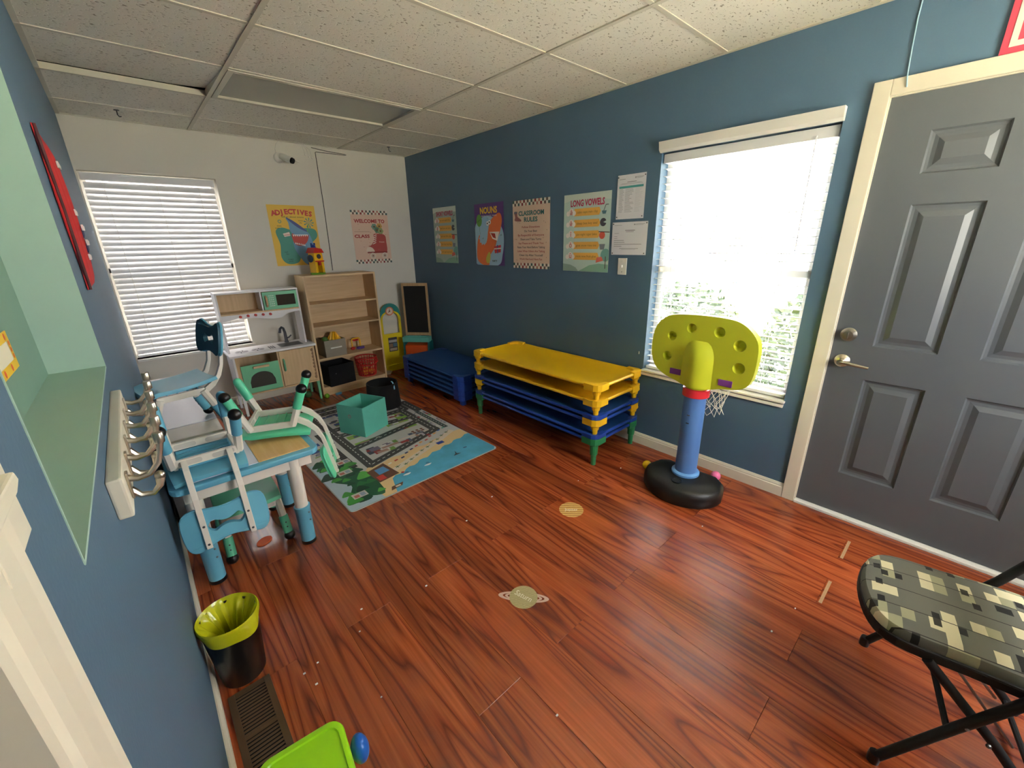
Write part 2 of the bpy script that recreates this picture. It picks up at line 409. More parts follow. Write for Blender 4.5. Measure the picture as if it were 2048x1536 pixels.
# ceiling: slab above, lay-in tiles and metal grid as parts
ce = MB().box(WX-.15, .14, YF-.14, .14, TOP, TOP+.1).part('ceiling', M_dark)
tag(ce, 'white suspended ceiling of fissured lay-in tiles', 'ceiling', kind='structure')
T = .6096; RX = [-.741, -.741-2*T]; BY = .4377
xs = [WX, RX[1], RX[0], 0]
ys = [0]+[-(BY+T*k) for k in range(9)]; ys = [q for q in ys if q > YF]+[YF]
for i in range(3):
    for k in range(len(ys)-1):
        if i == 1 and k == 2: continue                                   # light fixture sits here
        x0, x1, y1, y0 = xs[i]+.004, xs[i+1]-.004, ys[k]-.004, ys[k+1]+.004
        cx, cy = (x0+x1)/2, y0
        if i == 0 and k == 2:                                            # this tile has slipped up out of its grid at the far edge
            def fn(u, v, x0=x0, x1=x1, y0=y0, y1=y1): return (x0-cx+u*(x1-x0), v*(y1-y0), .006+.035*v*v+.05*max(0, u-.8)*v)
            MB().sheet(fn, 10, 8, .014).part('ceiling_tile', M_tile, ce, loc=(cx, cy, H))
        else:
            MB().box(x0-cx, x1-cx, 0, y1-y0, 0, .016).part('ceiling_tile', M_tile, ce, loc=(cx, cy, H))
for rx in RX: box('grid_runner', ce, M_grid, rx-.012, rx+.012, YF, 0, H-.006, H+.03)
for yy in ys[1:-1]:
    for i in range(3): box('cross_tee', ce, M_grid, xs[i]+(.012 if i else 0), xs[i+1]-(.012 if i < 2 else 0), yy-.011, yy+.011, H-.004, H+.028)
box('wall_angle', ce, M_grid, WX, 0, -.02, 0, H-.003, H+.02); box('wall_angle', ce, M_grid, WX, WX+.022, YF, 0, H-.003, H+.02); box('wall_angle', ce, M_grid, -.022, 0, YF, 0, H-.005, H+.02)
# walls
wr = MB()
WY0, WY1, WZ0, WZ1 = -4.06, -3.16, .587, 1.972          # right window
DY0, DY1, DZ1 = -5.13, -4.213, 2.035                      # door opening
wr.box(0, .14, WY1, .14, -.1, TOP); wr.box(0, .14, WY0, WY1, -.1, WZ0); wr.box(0, .14, WY0, WY1, WZ1, TOP)
wr.box(0, .14, DY1, WY0, -.1, TOP); wr.box(0, .14, DY0, DY1, DZ1, TOP); wr.box(0, .14, YF-.14, DY0, -.1, TOP)
tag(wr.part('wall_right', M_blue), 'deep blue painted wall with posters, window and grey door', 'wall', kind='structure')
wb = MB(); BX0, BX1, BZ0, BZ1 = -2.712, -1.85, .585, 2.035   # back window
wb.box(WX, BX0, 0, .14, -.1, TOP); wb.box(BX0, BX1, 0, .14, -.1, BZ0); wb.box(BX0, BX1, 0, .14, BZ1, TOP); wb.box(BX1, 0, 0, .14, -.1, TOP)
tag(wb.part('wall_back', M_white), 'off-white end wall with a blind-covered window', 'wall', kind='structure')
wl = MB(); NY0, NY1, NZ0, NZ1, ND = -4.062, -2.968, 1.147, 2.2, .117
LDY = -4.30
a, b = WX-.15, WX
wl.box(a, b, NY1, .14, -.1, TOP); wl.box(a, b, NY0, NY1, -.1, NZ0); wl.box(a, b, NY0, NY1, NZ1, TOP); wl.box(a, WX-ND-.004, NY0, NY1, NZ0, NZ1)
wl.box(a, b, LDY, NY0, -.1, TOP); wl.box(a, b, -5.25, LDY, 2.06, TOP); wl.box(a, b, YF-.14, -5.25, -.1, TOP)
wlo = tag(wl.part('wall_left', M_blue), 'blue painted wall with a recessed mint niche and coat hooks', 'wall', kind='structure')
nl = MB(); e = .003
nl = thing('trim_1', 'mint green painted lining of the wall niche', 'niche', kind='structure')
box('niche_sill', nl, M_teal, WX-ND, WX+.001, NY0+.001, NY1-.001, NZ0-.002, NZ0+.003)
box('niche_side', nl, M_teal, WX-ND, WX+.001, NY1-.003, NY1+.001, NZ0, NZ1); box('niche_side', nl, M_teal, WX-ND, WX+.001, NY0-.001, NY0+.003, NZ0, NZ1)
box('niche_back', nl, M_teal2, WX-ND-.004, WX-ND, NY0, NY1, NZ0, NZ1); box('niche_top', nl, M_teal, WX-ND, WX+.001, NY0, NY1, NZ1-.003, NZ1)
wf = MB(); FX0, FX1, FZ0, FZ1 = -1.3, -.4, 1.0, 2.0
wf.box(WX, FX0, YF-.14, YF, -.1, TOP); wf.box(FX0, FX1, YF-.14, YF, -.1, FZ0); wf.box(FX0, FX1, YF-.14, YF, FZ1, TOP); wf.box(FX1, 0, YF-.14, YF, -.1, TOP)
tag(wf.part('wall_front', M_white), 'white wall behind the viewer with an added fill-light window', 'wall', kind='structure')
w3 = thing('fill_window', 'plain window added behind the viewer as fill light', 'window', (0, 0, 0), kind='structure')  # unseen window, added so daylight fills the room from behind the camera
for z0, z1 in ((FZ0, FZ0+.05), (FZ1-.05, FZ1)): box('window_frame', w3, M_trimw, FX0, FX1, YF-.1, YF-.05, z0, z1)
for x0 in (FX0, (FX0+FX1)/2-.025, FX1-.05): box('window_frame', w3, M_trimw, x0, x0+.05, YF-.1, YF-.05, FZ0+.05, FZ1-.05)
# dark hallway beyond the open doorway in the left wall
hl = MB(); hl.box(-4.2, a, -6.0, -3.0, -.12, -.002)
tag(hl.part('floor_hall', M_carpet), 'dark brown floor of the next room through the doorway', 'floor', kind='structure')
hw = MB(); hw.box(-4.3, -4.2, -6, -3, -.1, TOP); hw.box(-4.2, a, -6.1, -6, -.1, TOP); hw.box(-4.2, a, -3, -2.9, -.1, TOP); hw.box(-4.3, a, -6.1, -2.9, TOP, TOP+.1)
tag(hw.part('wall_hall', M_hall), 'dim walls of the next room', 'wall', kind='structure')
# baseboards
def base_profile(t=.014, h=.085): return [(0, 0), (t, 0), (t, h*.72), (t*.75, h*.76), (t*.75, h*.84), (t*.35, h), (0, h)]
bb = MB().prism([(-p[0], p[1]) for p in base_profile()], 0, -4.15, 'XZ').part('baseboard_right', M_trim); tag(bb, 'white baseboard along the blue wall', 'baseboard', kind='structure')
bb = MB().prism([(-p[0], p[1]) for p in base_profile()], WX, 0, 'YZ').part('baseboard_back', M_trim); tag(bb, 'white baseboard along the end wall', 'baseboard', kind='structure')
bb = MB().prism([(WX+p[0], p[1]) for p in base_profile(.012, .07)], -.014, -4.205, 'XZ').part('baseboard_left', M_trim); tag(bb, 'scuffed white baseboard along the niche wall', 'baseboard', kind='structure')

# ---------------------------------------------------------------- windows and blinds
def window(name, label, root_loc, rotz, w, z0, z1, depth=.12, sash=True):
    t = thing(name, label, 'window', root_loc, rotz, kind='structure')       # local: x along wall, y into the wall
    f = .035
    for zz in ((z0, z0+f), (z1-f, z1), ((z0+z1)/2-.018, (z0+z1)/2+.018)): box('window_frame', t, M_trimw, 0, w, depth-.035, depth-.01, zz[0], zz[1])
    for xx in (0, w-f): box('window_frame', t, M_trimw, xx, xx+f, depth-.035, depth-.01, z0+f, z1-f)
    for k in range(2):
        a0 = z0+f if k == 0 else (z0+z1)/2+.018; a1 = (z0+z1)/2-.018 if k == 0 else z1-f
        box('pane', t, M_glass, f, w-f, depth-.025, depth-.021, a0, a1)
    return t
w1 = window('window_1', 'bright sash window in the blue wall', (0, WY1, 0), -PI/2, WY1-WY0, WZ0, WZ1)
hd = MB().prism([(0, 1.972), (-.012, 1.972), (-.028, 1.985), (-.034, 2.018), (-.038, 2.03), (0, 2.03)], -.008, WY1-WY0+.006, 'YZ')
hd.part('window_header', M_trimw, w1, .002)
MB().box(-.006, WY1-WY0+.006, -.022, .085, .575, .588).part('window_stool', M_trimw, w1, .003)
MB().prism([(-.012, .548), (WY1-WY0, .548), (WY1-WY0+.002, .566), (0, .57), (-.018, .562)], -.014, 0, 'XZ').part('window_apron', M_trimw, w1)
w2 = window('window_2', 'window behind the closed blind in the end wall', (BX0, 0, 0), 0, BX1-BX0, BZ0, BZ1)
MB().box(0, BX1-BX0+.02, -.03, .085, .565, .585).part('window_stool', M_trimw, w2, .003)
def blind(name, label, loc, rotz, w, z0, z1, tilt, cords, rail_z, n, group):
    t = thing(name, label, 'blind', loc, rotz, group=group)
    MB().box(.004, w-.004, -.028, .028, rail_z, rail_z+.05).part('head_rail', M_slat, t, .003)
    def fn(u, v): return ((u-.5)*(w-.016), (v-.5)*.05, -.004*(2*v-1)**2)
    me = MB().sheet(fn, 1, 6, .0025).mesh('slat', M_slat, smooth=True)
    st = (rail_z-.012-(z0+.03))/n
    for k in range(n):
        link('slat', me, t, (w/2+random.uniform(-.002, .002), 0, rail_z-.03-st*k), (tilt+random.uniform(-.03, .03), random.uniform(-.002, .002), 0))
    MB().box(.006, w-.006, -.025, .025, z0+.004, z0+.022).part('bottom_rail', M_slat, t, .003)
    for c in cords:
        for yy in (-.027, .027): MB().tube([(c, yy, z0+.01), (c, yy, rail_z)], .0012, 5).part('ladder_cord', M_net, t)
    return t
b1 = blind('window_blind', 'open white slatted blind in the bright window of the blue wall', (.042, WY1-.004, 0), -PI/2, WY1-WY0-.008, .592, 1.968, math.radians(-5), (.12, .5, .74), 1.915, 31, 'slatted window blinds')
MB().tube([(.80, -.034, 1.93), (.802, -.034, 1.4)], .003, 6).part('tilt_wand', M_slat, b1)
b2 = blind('window_blind', 'closed white slatted blind hanging over the window of the end wall', (BX0+.006, .04, 0), 0, BX1-BX0-.02, .592, 2.03, math.radians(60), (.12, .44, .72), 1.972, 32, 'slatted window blinds')

# ---------------------------------------------------------------- grey door on the right
dr = thing('door_1', 'slate grey six-panel entrance door with lever handle', 'door', (0, DY1, 0), -PI/2, kind='structure')  # local x toward the camera, y into the wall
DW = DY1-DY0
cols = ((.160, .388), (.518, .745)); rows = ((.256, .786), (.957, 1.597), (1.718, 1.884))
sl = MB(); y0, y1 = .012, .05
xe = [.003, cols[0][0], cols[0][1], cols[1][0], cols[1][1], DW-.003]; ze = [.018, rows[0][0], rows[0][1], rows[1][0], rows[1][1], rows[2][0], rows[2][1], DZ1-.004]
for i in range(5):
    for k in range(7):
        if i in (1, 3) and k in (1, 3, 5): continue
        sl.box(xe[i], xe[i+1], y0, y1, ze[k], ze[k+1])
sl.part('door_slab', M_door, dr)
for c in cols:
    for r in rows:
        p = MB(); x0, x1 = c; z0, z1 = r
        def ring(i, y): return [(x0+i, y, z0+i), (x1-i, y, z0+i), (x1-i, y, z1-i), (x0+i, y, z1-i)]
        st = [ring(0, .012), ring(.006, .024), ring(.016, .026), ring(.03, .024), ring(.052, .014)]
        for q in range(len(st)-1):
            vs = st[q]+st[q+1]; p.add(vs, [(k, (k+1) % 4, 4+(k+1) % 4, 4+k) for k in range(4)])
        p.add(st[-1], [(0, 1, 2, 3)]); p.part('door_panel', M_door, dr)
dc = thing('trim_2', 'cream door casing around the grey door', 'casing', (0, DY1, 0), -PI/2, kind='structure')
box('casing_side', dc, M_trim, -.064, -.001, -.016, .0, 0, 2.097, .003); box('casing_side', dc, M_trim, DW+.001, DW+.064, -.016, .0, 0, 2.097, .003)
box('casing_head', dc, M_trim, -.001, DW+.001, -.016, .0, DZ1, 2.097, .003)
box('door_stop', dc, M_trim, -.001, .003, -.002, .03, 0, DZ1); box('door_stop', dc, M_trim, 0, DW, -.002, .03, DZ1-.004, DZ1)
box('threshold', dc, M_trimw, -.0, DW, -.022, .02, 0, .016, .004)
db = MB().lathe([(.034, 0), (.034, .008), (.028, .014), (.022, .03), (.012, .032)], (0, 0, 0), 24)
link('deadbolt', db.mesh('deadbolt', M_chrome, smooth=True), dr, (.059, .012, 1.003), (PI/2, 0, 0))
MB().box(-.004, .004, -.05, -.03, -.016, .016).part('thumb_turn', M_chrome, dr, .002, loc=(.059, .012, 1.003))
lv = MB().lathe([(.033, 0), (.033, .006), (.024, .014), (.012, .02), (.011, .05), (.014, .056)], (0, 0, 0), 20)
lh = link('lever_handle', lv.mesh('lever_rose', M_chrome, smooth=True), dr, (.058, .012, .867), (PI/2, 0, 0))
MB().tube([(.058, -.036, .867), (.09, -.04, .866), (.13, -.038, .862), (.172, -.034, .858)], [.010, .009, .008, .006], 10).part('lever', M_chrome, dr, smooth=True)
box('latch_plate', dr, M_chrome, .002, .004, .01, .04, .83, .9)

# ---------------------------------------------------------------- doorway casing on the left wall, close to the camera
lc = thing('trim_3', 'cream moulded casing of the doorway beside the niche', 'casing', (WX, -4.222, 0), PI/2, kind='structure')   # local x = +y, y into the wall
prof = [(0, 0), (0, -.004), (-.01, -.007), (-.022, -.005), (-.05, -.004), (-.062, -.005), (-.07, -.009), (-.086, -.007), (-.094, -.003), (-.094, 0)]
MB().prism(prof, 0, 1.264, 'XY').part('casing_side', M_trim, lc); MB().prism(prof, 1.264, 2.1, 'XY').part('casing_side', M_trim, lc)
box('casing_block', lc, M_trim, -.05, .034, -.005, 0, 1.264, 2.1, .001)
MB().prism([(-.1, 1.326), (-.04, 1.326), (-.026, 1.33), (-.03, 1.338), (-.1, 1.34)], -.005, -.023, 'XZ').part('ledge', M_trim, lc, .002)
box('door_jamb', lc, M_trim, -.11, -.094, -.004, .15, 0, 2.06)

# ---------------------------------------------------------------- things on the walls
def sheet_thing(name, label, cat, loc, rotz, w, h, color, group=None, th=.0012, curl=.006, tilt=0):
    t = thing(name, label, cat, loc, (0, tilt, rotz), group=group)
    m = mat('paper_%d_%d_%d' % color, color, .6)
    box('sheet', t, m, 0, w, -.003-th, -.003, 0, h)
    return t
class PArt(Art):
    def __init__(s, w=None, h=None): super().__init__(.0002); s.off = .0044; s.wh = (w, h)
    def poly(s, pts, c, lay=None):
        if s.wh[0]: pts = [(min(max(p[0], .001), s.wh[0]-.001), min(max(p[1], .001), s.wh[1]-.001)) for p in pts]
        return super().poly(pts, c, lay)
    def part(s, name, parent):
        s.mb.v = [(v[0], v[1]-s.off, v[2]) for v in s.mb.v]; return super().part(name, parent)
RW = -PI/2
GP = 'classroom posters'
# vowel charts
def vowel_chart(name, label, loc, w, h, title, bgc, letters, words, dull, extras):
    k = .72 if dull else 1
    D = lambda r, g, b: (int(r*k), int(g*k), int(b*k)) if False else (r, g, b)
    t = sheet_thing(name, label, 'poster', loc, RW, w, h, bgc, GP)
    A = PArt(w, h); A.lay = 1
    A.poly(smooth_poly([(0, h*.88), (w*.2, h*.97), (w*.35, h*.9), (w*.5, h*.96), (w*.75, h*.88), (w, h*.98), (w, h*.999), (0, h*.999)], 4) if False else [(0, h*.9), (w*.2, h*.93), (w*.4, h*.9), (w*.6, h*.93), (w, h*.9), (w, h*.999), (0, h*.999)], (214, 226, 214), 1)
    A.poly([(0, 0), (w*.36, 0), (w*.3, h*.05), (w*.18, h*.085), (0, h*.1)], (150, 176, 160), 1)
    A.poly([(w*.36, 0), (w, 0), (w, h*.1), (w*.8, h*.11), (w*.6, h*.085), (w*.45, h*.03)], (140, 184, 160), 1)
    for i in range(5):
        cy = h*(.77-.142*i)
        A.poly([(w*.24, cy-.026), (w*.77, cy-.026), (w*.80, cy), (w*.77, cy+.026), (w*.24, cy+.026)], (238, 182, 84), 2)
        for dx, dy, rr in ((-.03, -.006, .018), (0, .006, .024), (.026, -.004, .018)): A.poly(circ(w*.17+dx, cy+dy, rr, 14), (244, 238, 230), 3)
    A.poly(circ(w*.86, h*.63, .028, 16), (84, 84, 92), 3); A.poly([(w*.86, h*.63), (w*.95, h*.66), (w*.95, h*.61)], bgc, 4)
    A.poly(circ(w*.85, h*.47, .026, 16), (224, 98, 74), 3); A.line([(w*.78, h*.515), (w, h*.505)], .006, (90, 66, 56), 3)
    A.poly([(w*.8, h*.36), (w*.92, h*.36), (w*.9, h*.29), (w*.82, h*.29)], (132, 140, 148), 3)
    A.poly([(w*.82, h*.77), (w*.92, h*.77), (w*.9, h*.73), (w*.84, h*.73)], (90, 130, 140), 3); A.line([(w*.86, h*.77), (w*.9, h*.84), (w*.95, h*.84)], .005, (90, 96, 96), 3)
    A.poly(circ(w*.94, h*.22, .045, 16), (120, 172, 164), 3); A.line([(w*.94, h*.05), (w*.94, h*.2)], .006, (86, 66, 58), 4)
    A.poly([(w*.74, h*.12), (w*.9, h*.15), (w*.86, h*.2), (w*.76, h*.19)], (222, 110, 96), 4)
    A.part('artwork', t)
    L = PArt()
    L.text(title, w*.51, h*.88, .062, (192, 54, 92), 5, w=w*.72, bold=.03)
    for i in range(5):
        cy = h*(.77-.142*i)
        L.text(letters[i], w*.17, cy, .048, (196, 62, 60), 5, bold=.01); L.text(words[i], w*.52, cy, .024, (150, 110, 50), 5, w=w*.44)
    L.part('lettering', t)
    return t
vowel_chart('vowel_poster', 'pale mint LONG VOWELS poster beside the two white notices', (0, -2.379, 1.248), .431, .55, 'LONG VOWELS', (196, 218, 208),
            'āēīōū', ('cake cape rain clay', 'sleep bee key seal', 'pie night tiger bike', 'goat snow rose toe', 'mule new fruit glue'), False, 0)
vowel_chart('vowel_poster', 'grey-green SHORT VOWELS poster nearest the room corner', (0, -.507, 1.27), .429, .557, 'SHORT VOWELS', (176, 194, 182),
            'ăĕĭŏŭ', ('cat van apple hat', 'bed hen net pen', 'pin six fish pig', 'fox top log dog', 'sun cup bug duck'), True, 0)
# nouns poster
t = sheet_thing('nouns_poster', 'purple NOUNS poster with an orange dinosaur', 'poster', (0, -1.245, 1.263), RW, .424, .55, (98, 62, 132), GP)
w, h = .424, .55; A = PArt(w, h)
A.poly(smooth_poly([(.0, .34), (.09, .42), (.2, .44), (.33, .4), (.42, .28), (.4, .1), (.33, .002), (.02, .002), (.002, .1)], 5), (164, 200, 222), 1)
A.poly(smooth_poly([(.02, .06), (.03, .2), (.07, .28), (.10, .22), (.14, .19), (.18, .23), (.2, .31), (.24, .4), (.36, .46), (.40, .40), (.37, .30), (.33, .24), (.3, .17), (.26, .13), (.2, .07), (.2, .004), (.1, .004)], 6), (232, 118, 62), 2)
A.poly([(.22, .30), (.36, .30), (.33, .22), (.26, .24)], (244, 240, 232), 3); A.poly([(.23, .295), (.3, .285), (.31, .24), (.27, .25)], (176, 52, 44), 4)
for i in range(6): A.poly([(.235+.02*i, .30), (.255+.02*i, .30), (.245+.02*i, .284)], (250, 248, 244), 5)
for cx, cy in ((.195, .375), (.225, .385)): A.poly(circ(cx, cy, .02, 14), (250, 248, 244), 5); A.poly(circ(cx-.003, cy, .008, 10), (40, 30, 30), 6)
A.poly(circ(.07, .405, .042, 18, .055), (104, 160, 70), 4); A.line([(.07, .35), (.085, .24), (.1, .2)], .003, (90, 110, 90), 4)
A.poly([(.28, .17), (.38, .185), (.375, .12), (.29, .11)], (206, 62, 66), 4); A.line([(.33, .18), (.33, .115)], .012, (80, 80, 150), 5); A.line([(.285, .15), (.38, .155)], .01, (240, 236, 228), 5)
A.poly(smooth_poly([(.155, .06), (.2, .12), (.225, .1), (.21, .03), (.17, .02)], 4), (206, 200, 84), 4)
for i in range(10):
    a = 2*PI*i/10; A.poly([(.12+.05*math.cos(a-.2), .245+.05*math.sin(a-.2)), (.12+.066*math.cos(a), .245+.066*math.sin(a)), (.12+.05*math.cos(a+.2), .245+.05*math.sin(a+.2))], (164, 200, 222), 4)
A.poly(circ(.12, .245, .052, 16), (164, 200, 222), 4)
A.part('artwork', t); L = PArt()
L.text('NOUNS', .212, .486, .075, (240, 196, 62), 7, w=.25, bold=.04); L.text('PEOPLE, PLACES, THINGS', .22, .44, .018, (244, 240, 236), 7, w=.22); L.text('& IDEAS', .22, .42, .014, (244, 240, 236), 7)
L.text('balloon', .07, .405, .018, (50, 80, 40), 7, rot=.5); L.text('hat', .2, .42, .016, (40, 40, 60), 7); L.text('tail', .12, .245, .018, (40, 50, 70), 7, rot=.4); L.text('gift', .385, .27, .018, (40, 50, 70), 7); L.text('PARTY', .285, .04, .024, (30, 30, 40), 7, bold=.02)
L.part('lettering', t)
def checks(A, w, z0, cols, n, rows, lay=2):
    s_ = w/n
    for i in range(n):
        for j in range(rows): A.rect(i*s_, (i+1)*s_, z0+j*s_, z0+(j+1)*s_, (cols[(i*3+j*5+i//4) % len(cols)] if (i+j) % 2 else (240, 232, 216)), lay)
CK = ((150, 60, 56), (74, 100, 96), (196, 132, 116), (120, 96, 84))
# classroom rules
t = sheet_thing('rules_poster', 'cream CLASSROOM RULES poster with checkered borders on the blue wall', 'poster', (0, -1.792, 1.251), RW, .44, .551, (232, 202, 178), GP)
A = PArt(); w, h = .44, .551
for zz in (0, h-.044): A = PArt(); checks(A, w, zz, CK, 20, 2); A.part('checkered_border', t)
A = PArt()
A.poly(smooth_poly([(.02, .46), (.055, .462), (.06, .425), (.1, .40), (.1, .385), (.025, .392), (.03, .42)], 4), (166, 104, 100), 2); A.rect(.018, .058, .447, .464, (120, 110, 120), 3); A.part('boot_print', t); A = PArt()
for i in range(14): A.poly(circ(random.choice((random.uniform(.02, .09), random.uniform(.35, .42))), random.uniform(.06, .44), .004, 6), (176, 140, 110), 3)
A.part('speckles', t)['kind'] = 'stuff'; L = PArt()
L.text('CLASSROOM', .225, .445, .05, (58, 122, 118), 5, w=.3, bold=.03); L.text('RULES', .22, .395, .05, (58, 122, 118), 5, w=.16, bold=.03)
for i, s_ in enumerate(('Follow Directions', 'Do Your Best', 'Be Respectful of Everyone', 'Share and Take Turns', 'Say Please and Thank You', 'Raise Your Hand Before Talking', 'Listen When Others Are Talking', 'Clean Up After Yourself', 'Work Hard and Have Fun')):
    L.text(s_, .22, .337-.0325*i, .023, ((176, 62, 60), (84, 72, 76))[i % 2], 5, bold=.015, w=min(.33, .0125*len(s_)))
L.part('lettering', t)
# two notices with pins
def notice(name, label, loc, w, h, band):
    t = sheet_thing(name, label, 'notice', loc, RW, w, h, (232, 232, 236), 'white notices pinned by the window')
    A = PArt(); g = (150, 150, 156); dk = (70, 72, 78)
    A.rect(w*.06, w*.28, h*.90, h*.91, g, 1); A.rect(w*.62, w*.66, h*.9, h*.935, g, 1); A.rect(w*.67, w*.92, h*.92, h*.93, g, 1); A.rect(w*.67, w*.88, h*.90, h*.907, g, 1)
    if band:
        A.rect(w*.35, w*.68, h*.83, h*.84, dk, 1); A.rect(w*.15, w*.85, h*.805, h*.811, g, 1); A.rect(w*.1, w*.9, h*.785, h*.791, g, 1); A.rect(w*.07, w*.93, h*.70, h*.75, (60, 140, 140), 1)
        for i in range(18):
            z = h*(.67-.03*i)
            A.rect(w*.08, w*random.uniform(.2, .26), z, z+h*.008, g, 1); A.rect(w*.3, w*random.uniform(.45, .62), z, z+h*.008, g, 1); A.rect(w*.66, w*random.uniform(.8, .92), z, z+h*.005, (190, 190, 196), 1)
    else:
        A.rect(w*.38, w*.66, h*.74, h*.755, dk, 1); A.rect(w*.4, w*.63, h*.70, h*.71, dk, 1)
        for i, (zz, e1) in enumerate(((.66, .2), (.56, .16), (.5, .16), (.44, .36), (.38, .38), (.32, .86), (.26, .3))):
            A.rect(w*.07, w*e1, h*zz, h*zz+h*.01, dk if i > 2 else g, 1)
        A.rect(w*.24, w*.78, h*.19, h*.2, dk, 1); A.rect(w*.3, w*.7, h*.165, h*.172, g, 1)
    A.part('print', t)
    for px, pz in ((.03, .95), (.97, .95), (.04, .05), (.95, .05)):
        MB().ball((0, 0, 0), .004, 8).part('push_pin', M_blk, t, loc=(w*px, -.006, h*pz))
notice('notice_sheet', 'upright white printed notice with a teal band, pinned above the landscape notice', (0, -2.853, 1.606), .214, .274, True)
notice('notice_sheet', 'landscape white printed notice pinned above the light switch', (0, -2.831, 1.373), .275, .214, False)
t = thing('light_switch', 'ivory light switch plate below the notices', 'switch', (0, -2.895, 1.238), RW)
MB().box(0, .07, -.006, 0, 0, .113).part('switch_plate', M_trimw, t, .002); MB().box(.03, .04, -.018, -.006, .05, .066).part('toggle', M_trimw, t, .002)
for z in (.02, .093): MB().ball((.035, -.006, z), .0035, 8).part('screw', M_steel, t)
# red sign above the door
t = thing('door_sign', 'red sign with white inner border above the grey door', 'sign', (0, -4.506, 2.098), RW)
box('sign_board', t, mat('red_sign_paint', (196, 62, 84), .5), 0, .46, -.01, 0, 0, .245)
fr = MB(); s1 = .018; fr.box(.02, .44, -.0115, -.01, .02, .02+s1); fr.box(.02, .44, -.0115, -.01, .225-s1, .225); fr.box(.02, .02+s1, -.0115, -.01, .02+s1, .225-s1); fr.box(.44-s1, .44, -.0115, -.01, .02+s1, .225-s1)
fr.part('sign_border', M_trimw, t)
wire = MB().tube([(-.004, -4.243, 2.39), (-.004, -4.241, 2.3), (-.005, -4.246, 2.2), (-.005, -4.252, 2.11), (-.02, -4.256, 2.09), (-.02, -4.262, 2.055)], .0025, 6).part('wall_wire', mat('pale_blue_cable', (168, 205, 226), .5), smooth=True)
tag(wire, 'thin pale blue wire running down to the door casing', 'wire')
MB().box(-.004, 0, -3.12, -3.116, .69, .71).part('wall_nick', M_trimw, None); tag(bpy.data.objects['wall_nick'], 'small white chip left of the bright window', 'tape')

# adjectives poster (back wall)
t = sheet_thing('adjectives_poster', 'yellow ADJECTIVES poster with a blue shark', 'poster', (-1.497, 0, 1.288), 0, .43, .558, (238, 196, 78), GP)
w, h = .43, .558; A = PArt(w, h)
A.poly(smooth_poly([(.04, .32), (.1, .355), (.2, .33), (.3, .35), (.4, .34), (.415, .27), (.34, .2), (.25, .12), (.2, .03), (.1, .018), (.05, .08), (.06, .2)], 6), (82, 158, 142), 1)
A.poly(smooth_poly([(.15, .44), (.165, .4), (.17, .33), (.19, .28), (.18, .2), (.2, .12), (.27, .01), (.36, .004), (.4, .06), (.37, .2), (.34, .3), (.28, .36), (.2, .42)], 6), (118, 162, 196), 2)
A.poly(smooth_poly([(.15, .445), (.2, .425), (.28, .365), (.33, .315), (.24, .36)], 5), (84, 96, 152), 3)
A.poly(smooth_poly([(.18, .30), (.24, .275), (.33, .29), (.31, .22), (.25, .185), (.19, .21)], 5), (204, 86, 74), 3)
for i in range(8): A.poly([(.185+.018*i, .292), (.203+.018*i, .290), (.194+.018*i, .27)], (248, 246, 240), 4)
for i in range(6): A.poly([(.195+.016*i, .205-.004*i), (.211+.016*i, .202-.004*i), (.203+.016*i, .222-.004*i)], (248, 246, 240), 4)
A.poly([(.10, .3), (.16, .315), (.165, .28), (.11, .27)], (240, 224, 214), 4); A.line([(.11, .285), (.16, .29)], .004, (200, 80, 70), 5)
for i in range(9):
    a = PI*.0+PI*2*i/9; A.poly([(.355, .40), (.355+.045*math.cos(a-.12), .40+.045*math.sin(a-.12)), (.355+.05*math.cos(a+.12), .40+.05*math.sin(a+.12))], (64, 150, 160), 3)
A.line([(.33, .32), (.35, .39)], .008, (120, 178, 96), 3); A.poly(circ(.09, .41, .016, 14), (82, 158, 142), 2); A.poly(circ(.09, .41, .01, 12), (238, 196, 78), 3)
A.poly([(.28, .0), (.4, .0), (.43, .12), (.36, .2)], (126, 116, 160), 3)
A.part('artwork', t); L = PArt()
for i, ch in enumerate('ADJECTIVES'):
    xx = .05+.037*i; L.text(ch, xx, .478+.02*math.sin((i+.5)/10*PI), .062, (206, 68, 66), 6, bold=.045, rot=.16-.035*i)
L.text('tell us about nouns', .215, .452, .022, (60, 50, 46), 6, w=.2)
for s_, x_, z_ in (('sharp', .08, .37), ('teeth', .06, .35), ('sunny', .28, .42), ('sky', .28, .4), ('cool', .1, .13), ('fins', .11, .11), ('hungry', .13, .06), ('shark', .13, .04)): L.text(s_, x_, z_, .018, (50, 60, 50), 6)
L.part('lettering', t)
# welcome poster
t = sheet_thing('welcome_poster', 'cream WELCOME TO CLASS poster with a red roller skate', 'poster', (-.708, 0, 1.272), 0, .42, .55, (232, 200, 178), GP)
A = PArt(); w, h = .42, .55
for zz in (0, h-.042): A = PArt(); checks(A, w, zz, CK, 20, 2); A.part('checkered_border', t)
A = PArt()
SK = (190, 82, 74)
A.poly(smooth_poly([(.15, .17), (.2, .2), (.235, .26), (.24, .31), (.36, .30), (.375, .22), (.375, .13), (.33, .115), (.15, .12)], 5), SK, 2)
A.poly(smooth_poly([(.135, .12), (.14, .165), (.175, .175), (.21, .155), (.22, .12)], 4), (236, 218, 200), 3)
A.rect(.14, .375, .108, .124, (150, 50, 48), 3)
for cx in (.2, .34):
    A.poly(circ(cx, .08, .032, 18), (238, 226, 210), 4); A.poly(circ(cx, .08, .024, 16), (214, 190, 170), 5); A.poly(circ(cx, .08, .008, 10), (120, 84, 76), 6)
for i in range(5): A.line([(.215+.006*i, .205+.022*i), (.25+.004*i, .22+.02*i)], .008, (240, 230, 216), 4)
